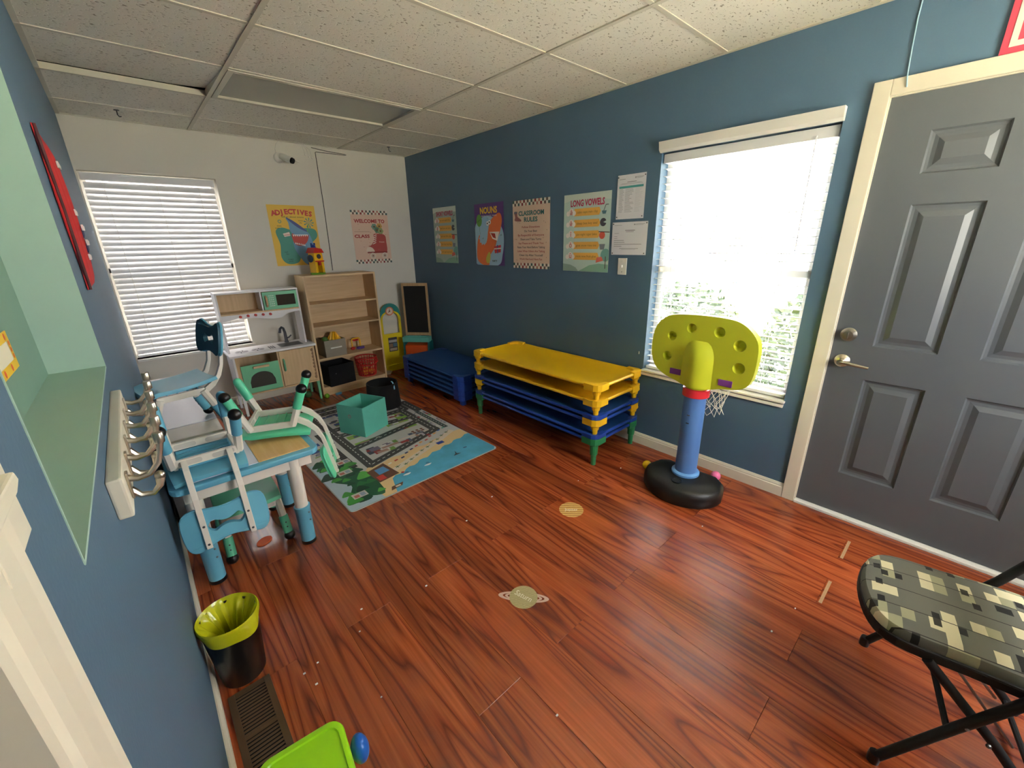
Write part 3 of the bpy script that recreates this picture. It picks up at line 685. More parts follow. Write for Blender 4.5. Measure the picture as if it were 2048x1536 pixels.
for cx, cy, c in ((.25, .385, (120, 156, 138)), (.31, .39, (206, 160, 84)), (.28, .35, (96, 130, 104)), (.32, .34, (150, 164, 110))):
    for i in range(6): A.poly(circ(cx+.02*math.cos(i*PI/3), cy+.02*math.sin(i*PI/3), .014, 10), c, 3)
    A.poly(circ(cx, cy, .01, 10), (110, 80, 50), 4)
A.part('skate_print', t); A = PArt()
for i in range(16): A.poly(circ(random.uniform(.03, .4), random.uniform(.06, .44), .004, 6), (188, 130, 110), 2)
A.rect(.02, .19, .332, .335, (170, 130, 112), 3)
A.part('speckles', t)['kind'] = 'stuff'; L = PArt()
L.text('WELCOME TO', .205, .44, .05, (176, 46, 48), 6, w=.35, bold=.035); L.text('CLASS', .1, .285, .045, (176, 46, 48), 6, w=.17, bold=.035); L.text('Vroom', .32, .225, .022, (240, 226, 210), 6)
L.part('lettering', t)
# niche poster
t = thing('floral_sheet', 'white sheet with yellow and orange border pinned inside the mint niche', 'sheet', (WX-ND, -3.60, 1.235), PI/2)
box('sheet', t, mat('paper_234_226_200', (234, 226, 200), .6), 0, .338, -.002, -.0005, 0, .08)
A = PArt(); A.off = .0024
for r_ in ((0, .338, 0, .02), (0, .338, .06, .08), (.316, .338, .02, .06)): A.rect(*r_, (232, 190, 50), 1)
for i in range(9): A.poly(circ(.02+.036*i, .01 if i % 2 else .07, .008, 8), (214, 84, 40), 2)
for i in range(3): A.poly(circ(.327, .026+.014*i, .006, 8), (214, 84, 40), 2)
A.part('border_print', t)
# red folded banner on the left wall beyond the niche
t = thing('fabric_banner', 'folded red fabric banner with white and navy edge on the niche wall', 'banner', (WX, -2.69, 1.35), PI/2)
def fold(u, v):
    z = .485*v; return (.02+.46*u+.008*math.sin(9*v), -.004-.013*math.sin(PI*min(1, v))**.5*abs(math.sin(PI*(u*2.5))), z)
MB().sheet(fold, 26, 20, .003).part('red_fabric', mat('red_cloth', (188, 26, 30), .7, var=.15, scale=20), t, smooth=True)
for i in range(7):
    z = .06+.055*i
    MB().prism([(.46, z), (.58, z+.012), (.6, z+.036), (.46, z+.03)], -.012-.008*math.sin(i), -.008-.008*math.sin(i), 'XZ').part('navy_patch', mat('navy_cloth', (36, 42, 92), .8), t)
    MB().prism([(.44, z+.028), (.52, z+.03), (.54, z+.045), (.44, z+.05)], -.02-.008*math.sin(i), -.014-.008*math.sin(i), 'XZ').part('white_patch', mat('white_cloth', (226, 224, 220), .8), t)
MB().tube([(.03, -.008, .0), (.03, -.01, .25), (.03, -.008, .485)], .006, 6).part('hanging_rod', mat('dark_cord', (70, 20, 24), .7), t)
# security camera and its wires
t = thing('security_camera', 'small white bullet security camera high on the end wall', 'camera', (-1.30, 0, 2.25), 0)
link('mount', MB().lathe([(.045, 0), (.045, .012), (.036, .024), (.02, .03)], (0, 0, 0), 20).mesh('mount', M_trimw, smooth=True), t, (-.01, 0, 0), (PI/2, 0, 0))
MB().tube([(-.01, -.02, 0), (.0, -.05, .0), (.02, -.07, -.005)], .012, 8).part('arm', M_trimw, t, smooth=True)
bd = MB().tube([(.0, -.05, .01), (.03, -.085, -.008), (.062, -.125, -.03)], [.026, .03, .03], 16).part('camera_body', M_trimw, t, smooth=True)
MB().tube([(.062, -.125, -.03), (.072, -.137, -.037)], [.028, .024], 16).part('lens', M_blk, t, smooth=True)
MB().tube([(.03, -.06, .0), (.1, -.05, -.005), (.15, -.04, -.025)], .004, 6).part('antenna', M_trimw, t)
MB().tube([(-.02, -.012, .02), (-.03, -.008, .07), (-.01, -.004, .12), (.02, -.004, .142)], .003, 6).part('cord', M_trimw, t, smooth=True)
cb = MB().tube([(-1.003, -.005, 2.372), (-.99, -.006, 2.368), (-.85, -.005, 2.353), (-.68, -.005, 2.345), (-.665, -.005, 2.34), (-.68, -.005, 2.336), (-.85, -.005, 2.337), (-.965, -.005, 2.337), (-.972, -.005, 2.332), (-.97, -.005, 2.1), (-.968, -.005, 1.907), (-.972, -.005, 1.6), (-.978, -.006, 1.22)], .0028, 6).part('power_cable', M_blkm, smooth=True)
tag(cb, 'thin black cable running down the end wall behind the bookcase', 'cable')
for i, (xa, zz) in enumerate(((-1.07, 2.30), (-1.04, 2.285), (-1.01, 2.275))):
    o = MB().tube([(-1.09+.01*i, -.004, 2.39), (xa-.01, -.008, 2.35), (xa, -.01, zz)], .002, 6)
    o.ball((xa, -.01, zz), .006, 8); tag(o.part('loose_wire', M_trimw), ('left', 'middle', 'right')[i]+'most of the three short white wire ends hanging beside the camera', 'wire')
for i, (hx, hy, lab) in enumerate(((-2.40, -.336, 'black ceiling hook above the closed blind'), (-.37, -.36, 'black ceiling hook near the blue wall corner'))):
    o = MB().tube([(hx, hy, H), (hx, hy, H-.03), (hx+.008, hy-.004, H-.042), (hx+.018, hy-.004, H-.038)], .0035, 6); o.lathe([(.016, -.004), (.016, 0)], (hx, hy, H), 12)
    tag(o.part('ceiling_hook', M_blk), lab, 'hook', 'black ceiling hooks')
# recessed light fixture, switched off
t = thing('ceiling_light', 'unlit recessed ceiling light panel with grey diffuser', 'light', ((RX[0]+RX[1])/2, ys[2], 0))
xw = T-.014; y1_ = -.014; y0_ = -T+.014
for q in ((-xw, xw, y1_-.03, y1_), (-xw, xw, y0_, y0_+.03)): box('frame', t, M_grid, *q, H-.008, H+.03)
for q in ((-xw, -xw+.03), (xw-.03, xw)): box('frame', t, M_grid, *q, y0_+.03, y1_-.03, H-.008, H+.03)
box('diffuser', t, mat('grey_diffuser', (158, 158, 150), .25), -xw+.03, xw-.03, y0_+.03, y1_-.03, H+.006, H+.012)
box('housing', t, M_dark, -xw, xw, y0_, y1_, H+.03, H+.1)
# coat rack with double hooks on the left wall
t = thing('coat_rack', 'white board coat rack with six brushed nickel double hooks', 'coat rack', (WX, -3.745, 1.028), PI/2)
MB().box(0, .64, -.022, 0, 0, .077).part('board', M_trim, t, .004)
def hook_meshes():
    a_ = MB().tube([(0, -.023, .052), (0, -.038, .046), (0, -.056, .048), (0, -.072, .066), (0, -.08, .092), (0, -.083, .108)], [.007, .006, .005, .005, .005, .006], 8)
    a_.lathe([(.008, .104), (.0085, .106), (.0085, .122), (.0075, .124)], (0, -.083, 0), 12)
    b_ = MB().tube([(0, -.023, .028), (0, -.034, .012), (0, -.052, .008), (0, -.064, .02), (0, -.068, .036)], [.007, .006, .005, .006, .008], 8); b_.ball((0, -.068, .04), .0088, 10)
    c_ = MB().box(-.009, .009, -.0265, -.022, .012, .064)
    return a_.mesh('upper_prong', M_chrome, smooth=True), b_.mesh('lower_prong', M_chrome, smooth=True), c_.mesh('hook', M_chrome, .003)
ha, hb, hc = hook_meshes()
for i in range(6):
    hk = link('hook', hc, t, (.055+.106*i, 0, 0)); link('upper_prong', ha, hk); link('lower_prong', hb, hk)

# ================================================================ FURNITURE AND TOYS
# ---------------------------------------------------------------- low white unit under the far window
t = thing('low_cabinet', 'low glossy white cabinet along the niche wall under the closed blind', 'cabinet', (-2.565, -1.33, 0))
CZ = .53
box('body', t, M_kwhite, -.14, .145, -.705, .73, .02, CZ-.018); box('plinth', t, M_kwhite, -.13, .135, -.695, .72, 0, .02)
box('top_panel', t, M_lav, -.145, .15, -.505, .735, CZ-.018, CZ, .002); box('top_panel', t, M_crm, -.145, .15, -.71, -.51, CZ-.018, CZ, .002)

# ---------------------------------------------------------------- play kitchen
t = thing('play_kitchen', 'white and beech toy kitchen with mint green doors', 'toy kitchen', (-2.09, -.10, 0))      # local x 0..0.69, y 0 (wall) .. -0.34 (front)
KW = .69
hy = -.205
box('hutch_side', t, M_kwhite, -.015, .0, hy, -.02, .57, 1.085, .002); box('hutch_side', t, M_kwhite, .635, .65, hy, -.02, .57, 1.085, .002)
box('hutch_top', t, M_kwhite, -.015, .65, hy, -.02, 1.085, 1.1, .002); box('hutch_shelf', t, M_ktan, 0, .635, hy, -.02, .905, .918)
box('hutch_back', t, M_ktan, 0, .635, -.024, -.02, .918, 1.085); box('hutch_divider', t, M_kwhite, .325, .337, hy, -.024, .918, 1.085)
wave = [(0, .905), (.635, .905), (.635, .872)]+[(.635-.635*i/16, .87+.014*math.cos(2*PI*i/16*1.5)-(.02 if 3 < i < 13 else 0)) for i in range(17)]
MB().prism(wave, hy, hy+.012, 'XZ').part('apron', M_kwhite, t)
for i in range(5):
    MB().lathe([(.011, 0), (.012, .006), (.009, .014), (.0105, .02)], (0, 0, 0), 14).part('knob', M_red, t, smooth=True, loc=(.14+.06*i, hy, .885+.003*math.sin(i)), rot=(PI/2, 0, 0))
mw = MB(); x0, x1, z0, z1 = .342, .632, .922, 1.08
mw.box(x0, x0+.11, hy-.012, hy, z0, z1); mw.box(x1-.02, x1, hy-.012, hy, z0, z1); mw.box(x0+.11, x1-.02, hy-.012, hy, z0, z0+.03); mw.box(x0+.11, x1-.02, hy-.012, hy, z1-.03, z1)
mwo = mw.part('microwave_door', M_mint, t)
box('pane', mwo, mat('smoky_acrylic', (60, 56, 46), .1), x0+.11, x1-.02, hy-.006, hy-.004, z0+.03, z1-.03)
MB().tube([(x0+.025, hy-.012, z0+.03), (x0+.025, hy-.034, z0+.045), (x0+.025, hy-.034, z1-.05), (x0+.025, hy-.012, z1-.035)], .009, 8).part('handle', M_ktan, mwo, smooth=True)
A = Art(.0004)
for i in range(6):
    for j in range(3): A.rect(x0+.05+.015*j, x0+.06+.015*j, z0+.03+.018*i, z0+.036+.018*i, (220, 236, 226), 1)
o = A.part('keypad_print', mwo); o.location.y = hy-.012
# counter, sink, burners
MB().box(-.03, .69, -.34, -.0, .552, .572).part('countertop', M_kwhite, t, .004)
sk = MB(); sx0, sx1, sy0, sy1 = .40, .60, -.27, -.10
sk.box(sx0, sx1, sy0, sy1, .5725, .5735); sk.part('sink_rim', mat('grey_plastic', (120, 122, 124), .35), t)
box('sink_bowl', t, M_dkgrey, sx0+.012, sx1-.012, sy0+.012, sy1-.012, .5735, .5745)
fc = MB().tube([(.50, -.07, .572), (.50, -.07, .67), (.49, -.085, .715), (.47, -.11, .73), (.45, -.13, .72), (.44, -.14, .685)], [.016, .013, .011, .011, .011, .013], 12); fc.lathe([(.02, 0), (.019, .012), (.012, .02)], (.50, -.07, .572), 16)
fo = fc.part('faucet', M_dkgrey, t, smooth=True); MB().tube([(.50, -.07, .61), (.53, -.075, .62), (.55, -.08, .64)], [.008, .007, .006], 8).part('tap_lever', M_dkgrey, fo, smooth=True)
A = Art(.0004, True)
for (cx, cy) in ((.09, -.2), (.22, -.2)):
    A.poly(circ(cx, cy, .055, 22, .06), (206, 204, 210), 1)
    for i in range(6):
        a_ = i*PI/3; A.line([(cx+.02*math.cos(a_), cy+.02*math.sin(a_)), (cx+.05*math.cos(a_+.3), cy+.05*math.sin(a_+.3))], .011, (52, 42, 56), 2)
A.rect(.03, .29, -.29, -.285, (180, 180, 190), 1)
for i in range(3): A.rect(.31+.018*i, .322+.018*i, -.26, -.14, (90, 92, 98), 2)
o = A.part('burner_print', t); o.location.z = .5722
# base cabinet
box('side_panel', t, M_kwhite, -.01, .005, -.325, -.01, .19, .552); box('side_panel', t, M_ktan, .655, .67, -.325, -.01, .19, .552)
box('bottom_panel', t, M_ktan, .005, .655, -.325, -.01, .19, .205); box('back_panel', t, M_ktan, .005, .655, -.014, -.01, .205, .552)
box('divider', t, M_ktan, .338, .35, -.325, -.014, .205, .552); box('oven_shelf', t, M_kwhite, .005, .338, -.3, -.014, .345, .35)
for x0 in (-.01, .005): pass
box('face_frame', t, M_ktan, .005, .03, -.327, -.315, .205, .552)
ov = MB(); ox0, ox1, oz0, oz1 = .032, .336, .212, .47
arch = [(ox0+.05, oz0+.045), (ox1-.05, oz0+.045)]+[(ox1-.05-.0+(-.102+.102*math.cos(PI*i/12)), oz0+.1+.075*math.sin(PI*i/12)) for i in range(13)]
cxm = (ox0+ox1)/2
# door with an arched opening: built from strips left, right, below and fan pieces above the arch
def arc_z(x_):
    k = (x_-cxm)/.102; return oz0+.10+.085*math.sqrt(max(0, 1-k*k))
ov.box(ox0, cxm-.102, -.338, -.327, oz0, oz1); ov.box(cxm+.102, ox1, -.338, -.327, oz0, oz1); ov.box(cxm-.102, cxm+.102, -.338, -.327, oz0, oz0+.045)
for i in range(12):
    xa = cxm-.102+.204*i/12; xb = cxm-.102+.204*(i+1)/12
    ov.prism([(xa, arc_z(xa)), (xb, arc_z(xb)), (xb, oz1), (xa, oz1)], -.338, -.327, 'XZ')
ovo = ov.part('oven_door', M_mint, t)
box('pane', ovo, mat('smoky_acrylic', (60, 56, 46), .1, alpha=.6), cxm-.102, cxm+.102, -.332, -.330, oz0+.045, oz0+.19)
MB().box(cxm-.06, cxm+.07, -.362, -.338, oz1-.035, oz1-.015).part('handle', M_ktan, ovo, .005)
cd = box('cabinet_door', t, M_ktan, .352, .652, -.338, -.326, .212, .548, .002)
MB().tube([(.38, -.338, .36), (.38, -.358, .37), (.38, -.358, .46), (.38, -.338, .47)], .008, 8).part('handle', M_mint, cd, smooth=True)
A = Art(.0004)
for i in range(9): A.poly(smooth_poly([(.632+random.uniform(0, .008), .23+.034*i), (.65, .228+.034*i), (.65, .26+.034*i), (.64-random.uniform(0, .014), .25+.034*i)], 3), (142, 108, 78), 1)
o = A.part('worn_edge', cd); o.location.y = -.338
for lx in (.0, .65):
    for ly in (-.315, -.03): MB().prism([(lx-.008, .19), (lx+.018, .19), (lx+.016, 0), (lx-.002, 0)], ly-.014, ly+.014, 'XZ').part('leg', M_mint if lx else M_kwhite, t)

# ---------------------------------------------------------------- bookcase
t = thing('bookcase', 'open maple bookcase with four shelves against the end wall', 'bookcase', (-1.40, -.40, 0))   # local x 0..0.70, y 0 front .. 0.29
BWd, BD, BH = .705, .28, 1.205
box('side_panel', t, M_maplez, 0, .018, 0, BD, 0, BH, .001); box('side_panel', t, M_maplez, BWd-.018, BWd, 0, BD, 0, BH, .001)
box('top_panel', t, M_maple, .018, BWd-.018, 0, BD, BH-.018, BH)
SH = (.095, .395, .715, .935)
for z in SH: box('shelf', t, M_maple, .018, BWd-.018, .002, BD-.006, z-.016, z)
box('back_panel', t, M_maple, .018, BWd-.018, BD-.006, BD, .08, BH-.018); box('kick_board', t, M_maple, .018, BWd-.018, .012, .026, 0, SH[0]-.016)
# toy tower on the bookcase
h = thing('toy_tower', 'small yellow toy tower with red roof standing on the bookcase', 'toy', (-1.215, -.27, BH), .35)
hs = MB().lathe([(.068, 0), (.07, .012), (.064, .018)], (0, 0, 0), 20); hs.part('base', mat('grass_green_plastic', (112, 160, 40), .4), h, smooth=True)
tw = MB(); tw.box(-.05, -.024, -.045, .045, .018, .12); tw.box(.024, .05, -.045, .045, .018, .12); tw.box(-.05, .05, .03, .045, .018, .12); tw.prism([(-.05, .12), (.05, .12), (.044, .2), (-.044, .2)], -.045, .045, 'XZ')
tw.part('walls', M_yel, h, .003)
MB().box(-.046, .05, -.056, -.04, .118, .13).part('awning', M_red, h, .003); MB().box(-.008, .012, -.054, -.03, .085, .118).part('bell', M_red, h, .004)
link('window_disc', MB().lathe([(.022, 0), (.022, .006)], (0, 0, 0), 18).mesh('window_disc', M_dkgrey), h, (0, -.045, .168), (PI/2, 0, 0))
MB().prism([(-.062, .2), (.062, .2), (.04, .238), (-.03, .25)], -.055, .055, 'XZ').part('roof', M_red, h, .003)
tp = MB().lathe([(.02, .0), (.022, .02), (.012, .03)], (-.008, 0, .246), 12); tp.box(-.03, -.02, -.006, .006, .262, .29); tp.box(.006, .014, -.006, .006, .262, .292); tp.part('topper', M_cotblue, h)
MB().ball((-.062, 0, .15), .036, 14, sx=.6).part('side_wheel', mat('dark_slate_plastic', (42, 56, 72), .4), h, smooth=True)
# bins and toys on its shelves
def soft_bin(name, label, loc, rotz, w, d, hgt, m, group=None, tag_m=None, flare=.0):
    t = thing(name, label, 'bin', loc, rotz, group=group)
    th = .006; x, y = w/2, d/2
    def wall(ax, sgn, nm):
        def fn(u, v):
            k = 1+flare*v; bul = .006*math.sin(PI*v)*math.sin(PI*u)
            if ax == 'x': return ((u-.5)*w*k, sgn*(y*k+bul), v*hgt)
            return (sgn*(x*k+bul), (u-.5)*d*k, v*hgt)
        MB().sheet(fn, 8, 6, th).part(nm, m, t, smooth=True)
    wall('x', -1, 'front_wall'); wall('x', 1, 'back_wall'); wall('y', 1, 'side_wall'); wall('y', -1, 'side_wall')
    box('bottom', t, m, -x, x, -y, y, 0, .006)
    return t
g = soft_bin('fabric_bin', 'grey fabric bin with yellow and green toys on the middle shelf', (-1.205, -.275, SH[1]), .05, .21, .22, .17, M_greyfab, 'storage bins')
MB().box(-.055, .06, -.122, -.116, .085, .098).part('handle', M_trimw, g, .002)
def spiky(u, v):
    a_ = 2*PI*u; r_ = .02+.035*(1-v); r_ *= 1+.25*math.sin(11*a_); return (r_*math.cos(a_), r_*math.sin(a_), .075*v)
o = tag(MB().grid(spiky, 44, 6).part('pleated_toy', M_yel, None, loc=(-1.165, -.27, SH[1]+.155), smooth=True), 'yellow pleated toy sticking out of the grey bin', 'toy')
o = tag(MB().ball((0, 0, 0), .032, 14).part('toy_ball', mat('leaf_green_plastic', (78, 120, 50), .5), None, loc=(-1.267, -.30, SH[1]+.165), smooth=True), 'green ball lying in the grey bin', 'ball')
p = thing('block_toy', 'yellow arch toy with red and purple pieces on the middle shelf', 'toy', (-.93, -.23, SH[1]), .2)
MB().tube([(-.05, 0, .02), (-.05, 0, .10), (-.04, 0, .115), (.04, 0, .115), (.05, 0, .10), (.05, 0, .02)], .008, 8).part('arch', M_yel, p, smooth=True)
MB().box(-.03, .03, -.01, .01, .088, .106).part('crossbar', M_red, p, .003); MB().ball((-.055, -.02, .018), .022, 12, sx=1.3, sz=.8).part('red_piece', M_red, p, smooth=True)
MB().prism(circ(.03, -.03, .05, 8, .03), .002, .024, 'XY').part('purple_piece', mat('violet_plastic', (92, 64, 150), .4), p, .004)
bk = soft_bin('fabric_bin', 'black fabric bin on the bottom shelf of the bookcase', (-1.20, -.295, SH[0]), .12, .27, .24, .215, M_fab_blk, 'storage bins')
MB().ball((-.07, -.126, .13), .006, 8).part('eyelet', M_dkgrey, bk)
# red basket with yellow balls
rb = thing('plastic_basket', 'red round plastic basket with yellow balls beside the black bin', 'basket', (-.86, -.265, SH[0]))
n = 24
MB().tube([(.115*math.cos(2*PI*i/n), .115*math.sin(2*PI*i/n), .20) for i in range(n)], .007, 6, True).part('rim', M_red, rb, smooth=True)
for k, (z, r_) in enumerate(((.004, .092), (.045, .097), (.085, .101), (.125, .106), (.165, .11))):
    MB().tube([(r_*math.cos(2*PI*i/n), r_*math.sin(2*PI*i/n), z) for i in range(n)], .0045, 6, True).part('hoop', M_red, rb, smooth=True)
me = MB().tube([(.092, 0, 0), (.115, 0, .2)], .004, 6).mesh('rib', M_red)
for i in range(24): link('rib', me, rb, None, (0, 0, 2*PI*i/24))
MB().lathe([(.09, 0), (.09, .004)], (0, 0, 0), 24).part('floor_disc', M_red, rb)
MB().tube([(.112, 0, .2), (.10, -.085, .15), (0, -.118, .118), (-.1, -.085, .15), (-.112, 0, .2)], .006, 8).part('handle', M_red, rb, smooth=True)
for i, (bx_, by_) in enumerate(((-.035, -.035), (.035, -.03), (0, .04))):
    tag(MB().ball((0, 0, 0), .034, 14).part('play_ball', mat('golden_ball', (240, 180, 70), .4), None, loc=(-.86+bx_, -.265+by_, SH[0]+.042), smooth=True), ('front left', 'front right', 'rear')[i]+' yellow ball inside the red basket', 'ball', 'balls in the red basket')
# bits on the floor by the bookcase
tag(MB().ball((0, 0, .024), .024, 14).part('toy_ball', mat('apple_green_plastic', (126, 196, 44), .4), None, loc=(-1.385, -.455, 0), smooth=True), 'small bright green ball on the floor at the bookcase foot', 'ball', 'loose balls')
tag(MB().ball((0, 0, .035), .035, 14).part('toy_ball', mat('dark_green_plastic', (46, 84, 40), .5), None, loc=(-1.52, -.3, 0), smooth=True), 'dark green ball under the toy kitchen', 'ball', 'loose balls')
tag(MB().box(-.03, .03, -.012, .012, 0, .022).part('toy_block', mat('light_blue_plastic', (96, 172, 214), .4), None, .004, loc=(-1.26, -.43, 0), rot=(0, 0, .2)), 'light blue block on the floor in front of the bookcase', 'block')

# ---------------------------------------------------------------- yellow activity panel and chalkboard easel in the corner
t = thing('activity_board', 'yellow and teal arched toy panel with a clock leaning by the bookcase', 'toy', (-.41, -.04, .07), (0, 0, -.06))
PWd = .125
fr = MB()
for i in range(14):
    a0, a1 = PI*i/14, PI*(i+1)/14
    def oz(a_): return .56+.18*math.sin(a_)**.8 if a_ > 0 and a_ < PI else .56
    def iz(a_): return .54+.10*math.sin(a_)**.7 if a_ > 0 and a_ < PI else .54
    x0, x1 = PWd*math.cos(a0), PWd*math.cos(a1); k = .80
    fr.prism([(x0, .5 if i in (0, 13) else oz(a0)-.001), (x0, oz(a0)), (x1, oz(a1)), (x1*k, iz(a1)), (x0*k, iz(a0))], -.012, .012, 'XZ')
fr.box(-PWd, -PWd*.8, -.012, .012, .38, .56); fr.box(PWd*.8, PWd, -.012, .012, .38, .56); fr.box(-PWd, PWd, -.012, .012, 0, .385)
ypl = mat('bright_yellow_panel', (236, 212, 20), .4)
fr.part('panel', ypl, t)
crown = [(PWd*math.cos(PI*i/14), (.60 if i in (0, 14) else .585+.16*math.sin(PI*i/14)**.8)) for i in range(15)]+[(PWd*math.cos(PI*(14-i)/14), .56+.1*math.sin(PI*(14-i)/14)) for i in range(15)]
MB().prism(crown, -.016, -.0121, 'XZ').part('crown', mat('teal_panel', (20, 128, 122), .4), t)
A = Art(.0004); A.poly(circ(-.005, .655, .05, 24), (226, 120, 78), 1); A.poly(circ(-.005, .655, .038, 22), (238, 214, 192), 2); A.line([(-.005, .655), (-.005, .685)], .006, (90, 50, 30), 3); A.line([(-.005, .655), (-.022, .64)], .006, (90, 50, 30), 3); A.poly(circ(-.005, .655, .01, 10), (120, 70, 40), 3)
o = A.part('clock_print', t); o.location.y = -.0165; A = Art(.0004)
A.rect(-.06, .05, .17, .34, (70, 62, 60), 1); A.rect(-.055, .045, .28, .31, (190, 186, 180), 2); A.rect(-.055, -.01, .22, .265, (150, 120, 96), 2); A.rect(-.005, .045, .225, .27, (90, 124, 150), 2); A.rect(-.05, .04, .18, .21, (196, 176, 150), 2)
o = A.part('picture_print', t); o.location.y = -.0165
box('foot', t, ypl, -PWd, PWd, -.02, .02, -.07, 0)
e = thing('chalkboard_easel', 'wood-framed chalkboard easel with aqua tray and orange bin in the corner', 'easel', (-.155, -.24, 0), math.radians(-49))
BZ = .43
for xx in (-.155, .133): MB().prism([(0, BZ-.06), (.02, BZ-.06), (.02, 1.04), (0, 1.04)], 0, .022, 'YZ').part('frame_post', M_pine, e, loc=(xx, -.03, 0))
box('frame_rail', e, M_pine, -.133, .133, -.03, -.01, 1.008, 1.04); box('frame_rail', e, M_pine, -.133, .133, -.03, -.01, BZ, BZ+.032)
box('chalkboard', e, mat('chalkboard_black', (22, 22, 20), .8, var=.2, scale=6), -.133, .133, -.022, -.012, BZ+.032, 1.008)
tr = MB(); tr.box(-.16, .16, -.14, -.03, .37, .378); tr.box(-.16, .16, -.14, -.13, .378, .425); tr.box(-.16, -.15, -.13, -.03, .378, .425); tr.box(.15, .16, -.13, -.03, .378, .425); tr.box(-.15, .15, -.04, -.03, .378, .425)
tr.part('tray', mat('aqua_plastic', (110, 196, 180), .4), e)
for xx in (-.16, .14): MB().prism([(-.15, 0), (.04, 0), (.02, .37), (-.13, .37)], 0, .02, 'YZ').part('side_leg', mat('deep_teal_panel', (16, 110, 110), .4), e, loc=(xx, 0, 0))
MB().prism([(-.15, .20), (-.02, .17), (-.02, .35), (-.14, .33)], -.135, .135, 'YZ').part('orange_bin', mat('orange_plastic', (220, 88, 32), .45), e, .01)
tag(MB().lathe([(.03, 0), (.045, .025), (.05, .03), (.03, .034)], (0, 0, 0), 16).part('toy_dish', mat('beige_plastic', (176, 160, 128), .5), None, loc=(-.56, -.14, 0), smooth=True), 'small beige dish on the floor beside the bookcase', 'dish')

# ---------------------------------------------------------------- stacking cots
def cot(name, label, loc, L, Wd, z, rail_m, fab_m, cor_m, leg, sag, group, nested=False, leg_h=.1):
    t = thing(name, label, 'cot', loc, 0, group=group)                  # local: x 0..Wd, y 0..L ; z = rail height
    r = .011; c = .06
    for xx in (r, Wd-r): MB().tube([(xx, c, z), (xx, L-c, z)], r, 10).part('long_rail', rail_m, t, smooth=True)
    for yy in (r, L-r): MB().tube([(c, yy, z), (Wd-c, yy, z)], r, 10).part('end_rail', rail_m, t, smooth=True)
    def fn(u, v):
        x_ = .012+u*(Wd-.024); y_ = .012+v*(L-.024); d = min(u, 1-u)*Wd; e_ = min(v, 1-v)*L
        cut = max(0, .05-(d+e_)*.5)                                       # corners dip under the corner castings
        return (x_, y_, z+.008-sag*(1-math.exp(-d/.09))*(1-math.exp(-e_/.12))-cut*.3+.0025*math.sin(38*v)*math.exp(-d/.04))
    MB().sheet(fn, 16, 36, .003).part('fabric', fab_m, t, smooth=True)
    for ix in (0, 1):
        for iy in (0, 1):
            b_ = MB(); hgt = .046 if not nested else .028
            out = [(-.004, .115), (-.006, .035), (.008, .008), (.035, -.006), (.115, -.004), (.115, .03), (.06, .036), (.036, .06), (.03, .115)]
            b_.prism(out, z-hgt*.62, z+hgt*.38, 'XY')
            if leg:
                top = z-hgt*.5; b_.lathe([(.017, top-leg_h), (.019, top-leg_h+leg_h*.45), (.026, top-leg_h+leg_h*.5), (.029, top-.012), (.04, top)], (.034, .034, 0), 14)
                b_.lathe([(.02, z+hgt*.36), (.02, z+hgt*.42)], (.034, .034, 0), 12)
            o = b_.part('corner_leg' if leg else 'corner', cor_m, t, .002)
            o.scale = (1 if ix == 0 else -1, 1 if iy == 0 else -1, 1); o.location = (0 if ix == 0 else Wd, 0 if iy == 0 else L, 0)
    return t
G1 = 'cots in the yellow-topped stack'; CL, CWd = 1.335, .525; P0 = (-.545, -3.17, 0)
cot('stacking_cot', 'bottom cot of the yellow-topped stack, blue with green legs', P0, CL, CWd, .185, M_cotblue, M_cotfab, M_cotgreen, True, .02, G1, leg_h=.165)
cot('stacking_cot', 'second lowest cot of the yellow-topped stack, blue with blue corners', P0, CL, CWd, .222, M_cotblue, M_cotfab, M_cotblue, False, .02, G1, True)
cot('stacking_cot', 'third lowest cot of the yellow-topped stack, blue with yellow corners', P0, CL, CWd, .325, M_cotblue, M_cotfab, M_yel, True, .02, G1, leg_h=.068)
cot('stacking_cot', 'blue cot with blue corners right below the two yellow cots', P0, CL, CWd, .362, M_cotblue, M_cotfab, M_cotblue, False, .02, G1, True)
cot('stacking_cot', 'second highest cot of the stack, yellow with yellow corners', P0, CL, CWd, .465, M_yel, M_yelfab, M_yel, True, .035, G1, leg_h=.068)
cot('stacking_cot', 'topmost yellow cot with sagging bright yellow fabric', P0, CL, CWd, .572, M_yel, M_yelfab, M_yel, True, .075, G1, leg_h=.063)
def blue_cot(i, z, label):
    t = thing('stacking_cot', label, 'cot', (-.555, -1.64, 0), .0, group='cots in the all-blue stack')
    L, Wd = 1.12, .53
    def fn(u, v):
        d = min(u, 1-u); e_ = min(v, 1-v); return (.01+u*(Wd-.02), .01+v*(L-.02), z+.012+.008*min(1, d*8)*min(1, e_*12))
    MB().sheet(fn, 10, 16, .004).part('fabric', M_cotfab, t, smooth=True)
    for xx in (.01, Wd-.01): MB().tube([(xx, .08, z), (xx, L-.08, z)], .010, 10).part('long_rail', M_cotfab, t, smooth=True)
    for yy in (.01, L-.01): MB().tube([(.08, yy, z), (Wd-.08, yy, z)], .010, 10).part('end_rail', M_cotfab, t, smooth=True)
    for ix in (0, 1):
        for iy in (0, 1):
            b_ = MB(); b_.prism([(0, .13), (-.006, .04), (.006, .012), (.035, -.006), (.13, 0), (.12, .03), (.06, .06), (.03, .12)], z-.03, z+.0175, 'XY')
            if i == 0: b_.box(.03, .075, .03, .075, 0, z-.03)
            o = b_.part('corner', M_cotblue, t, .003); o.scale = (1-2*ix, 1-2*iy, 1); o.location = (Wd*ix, L*iy, 0)
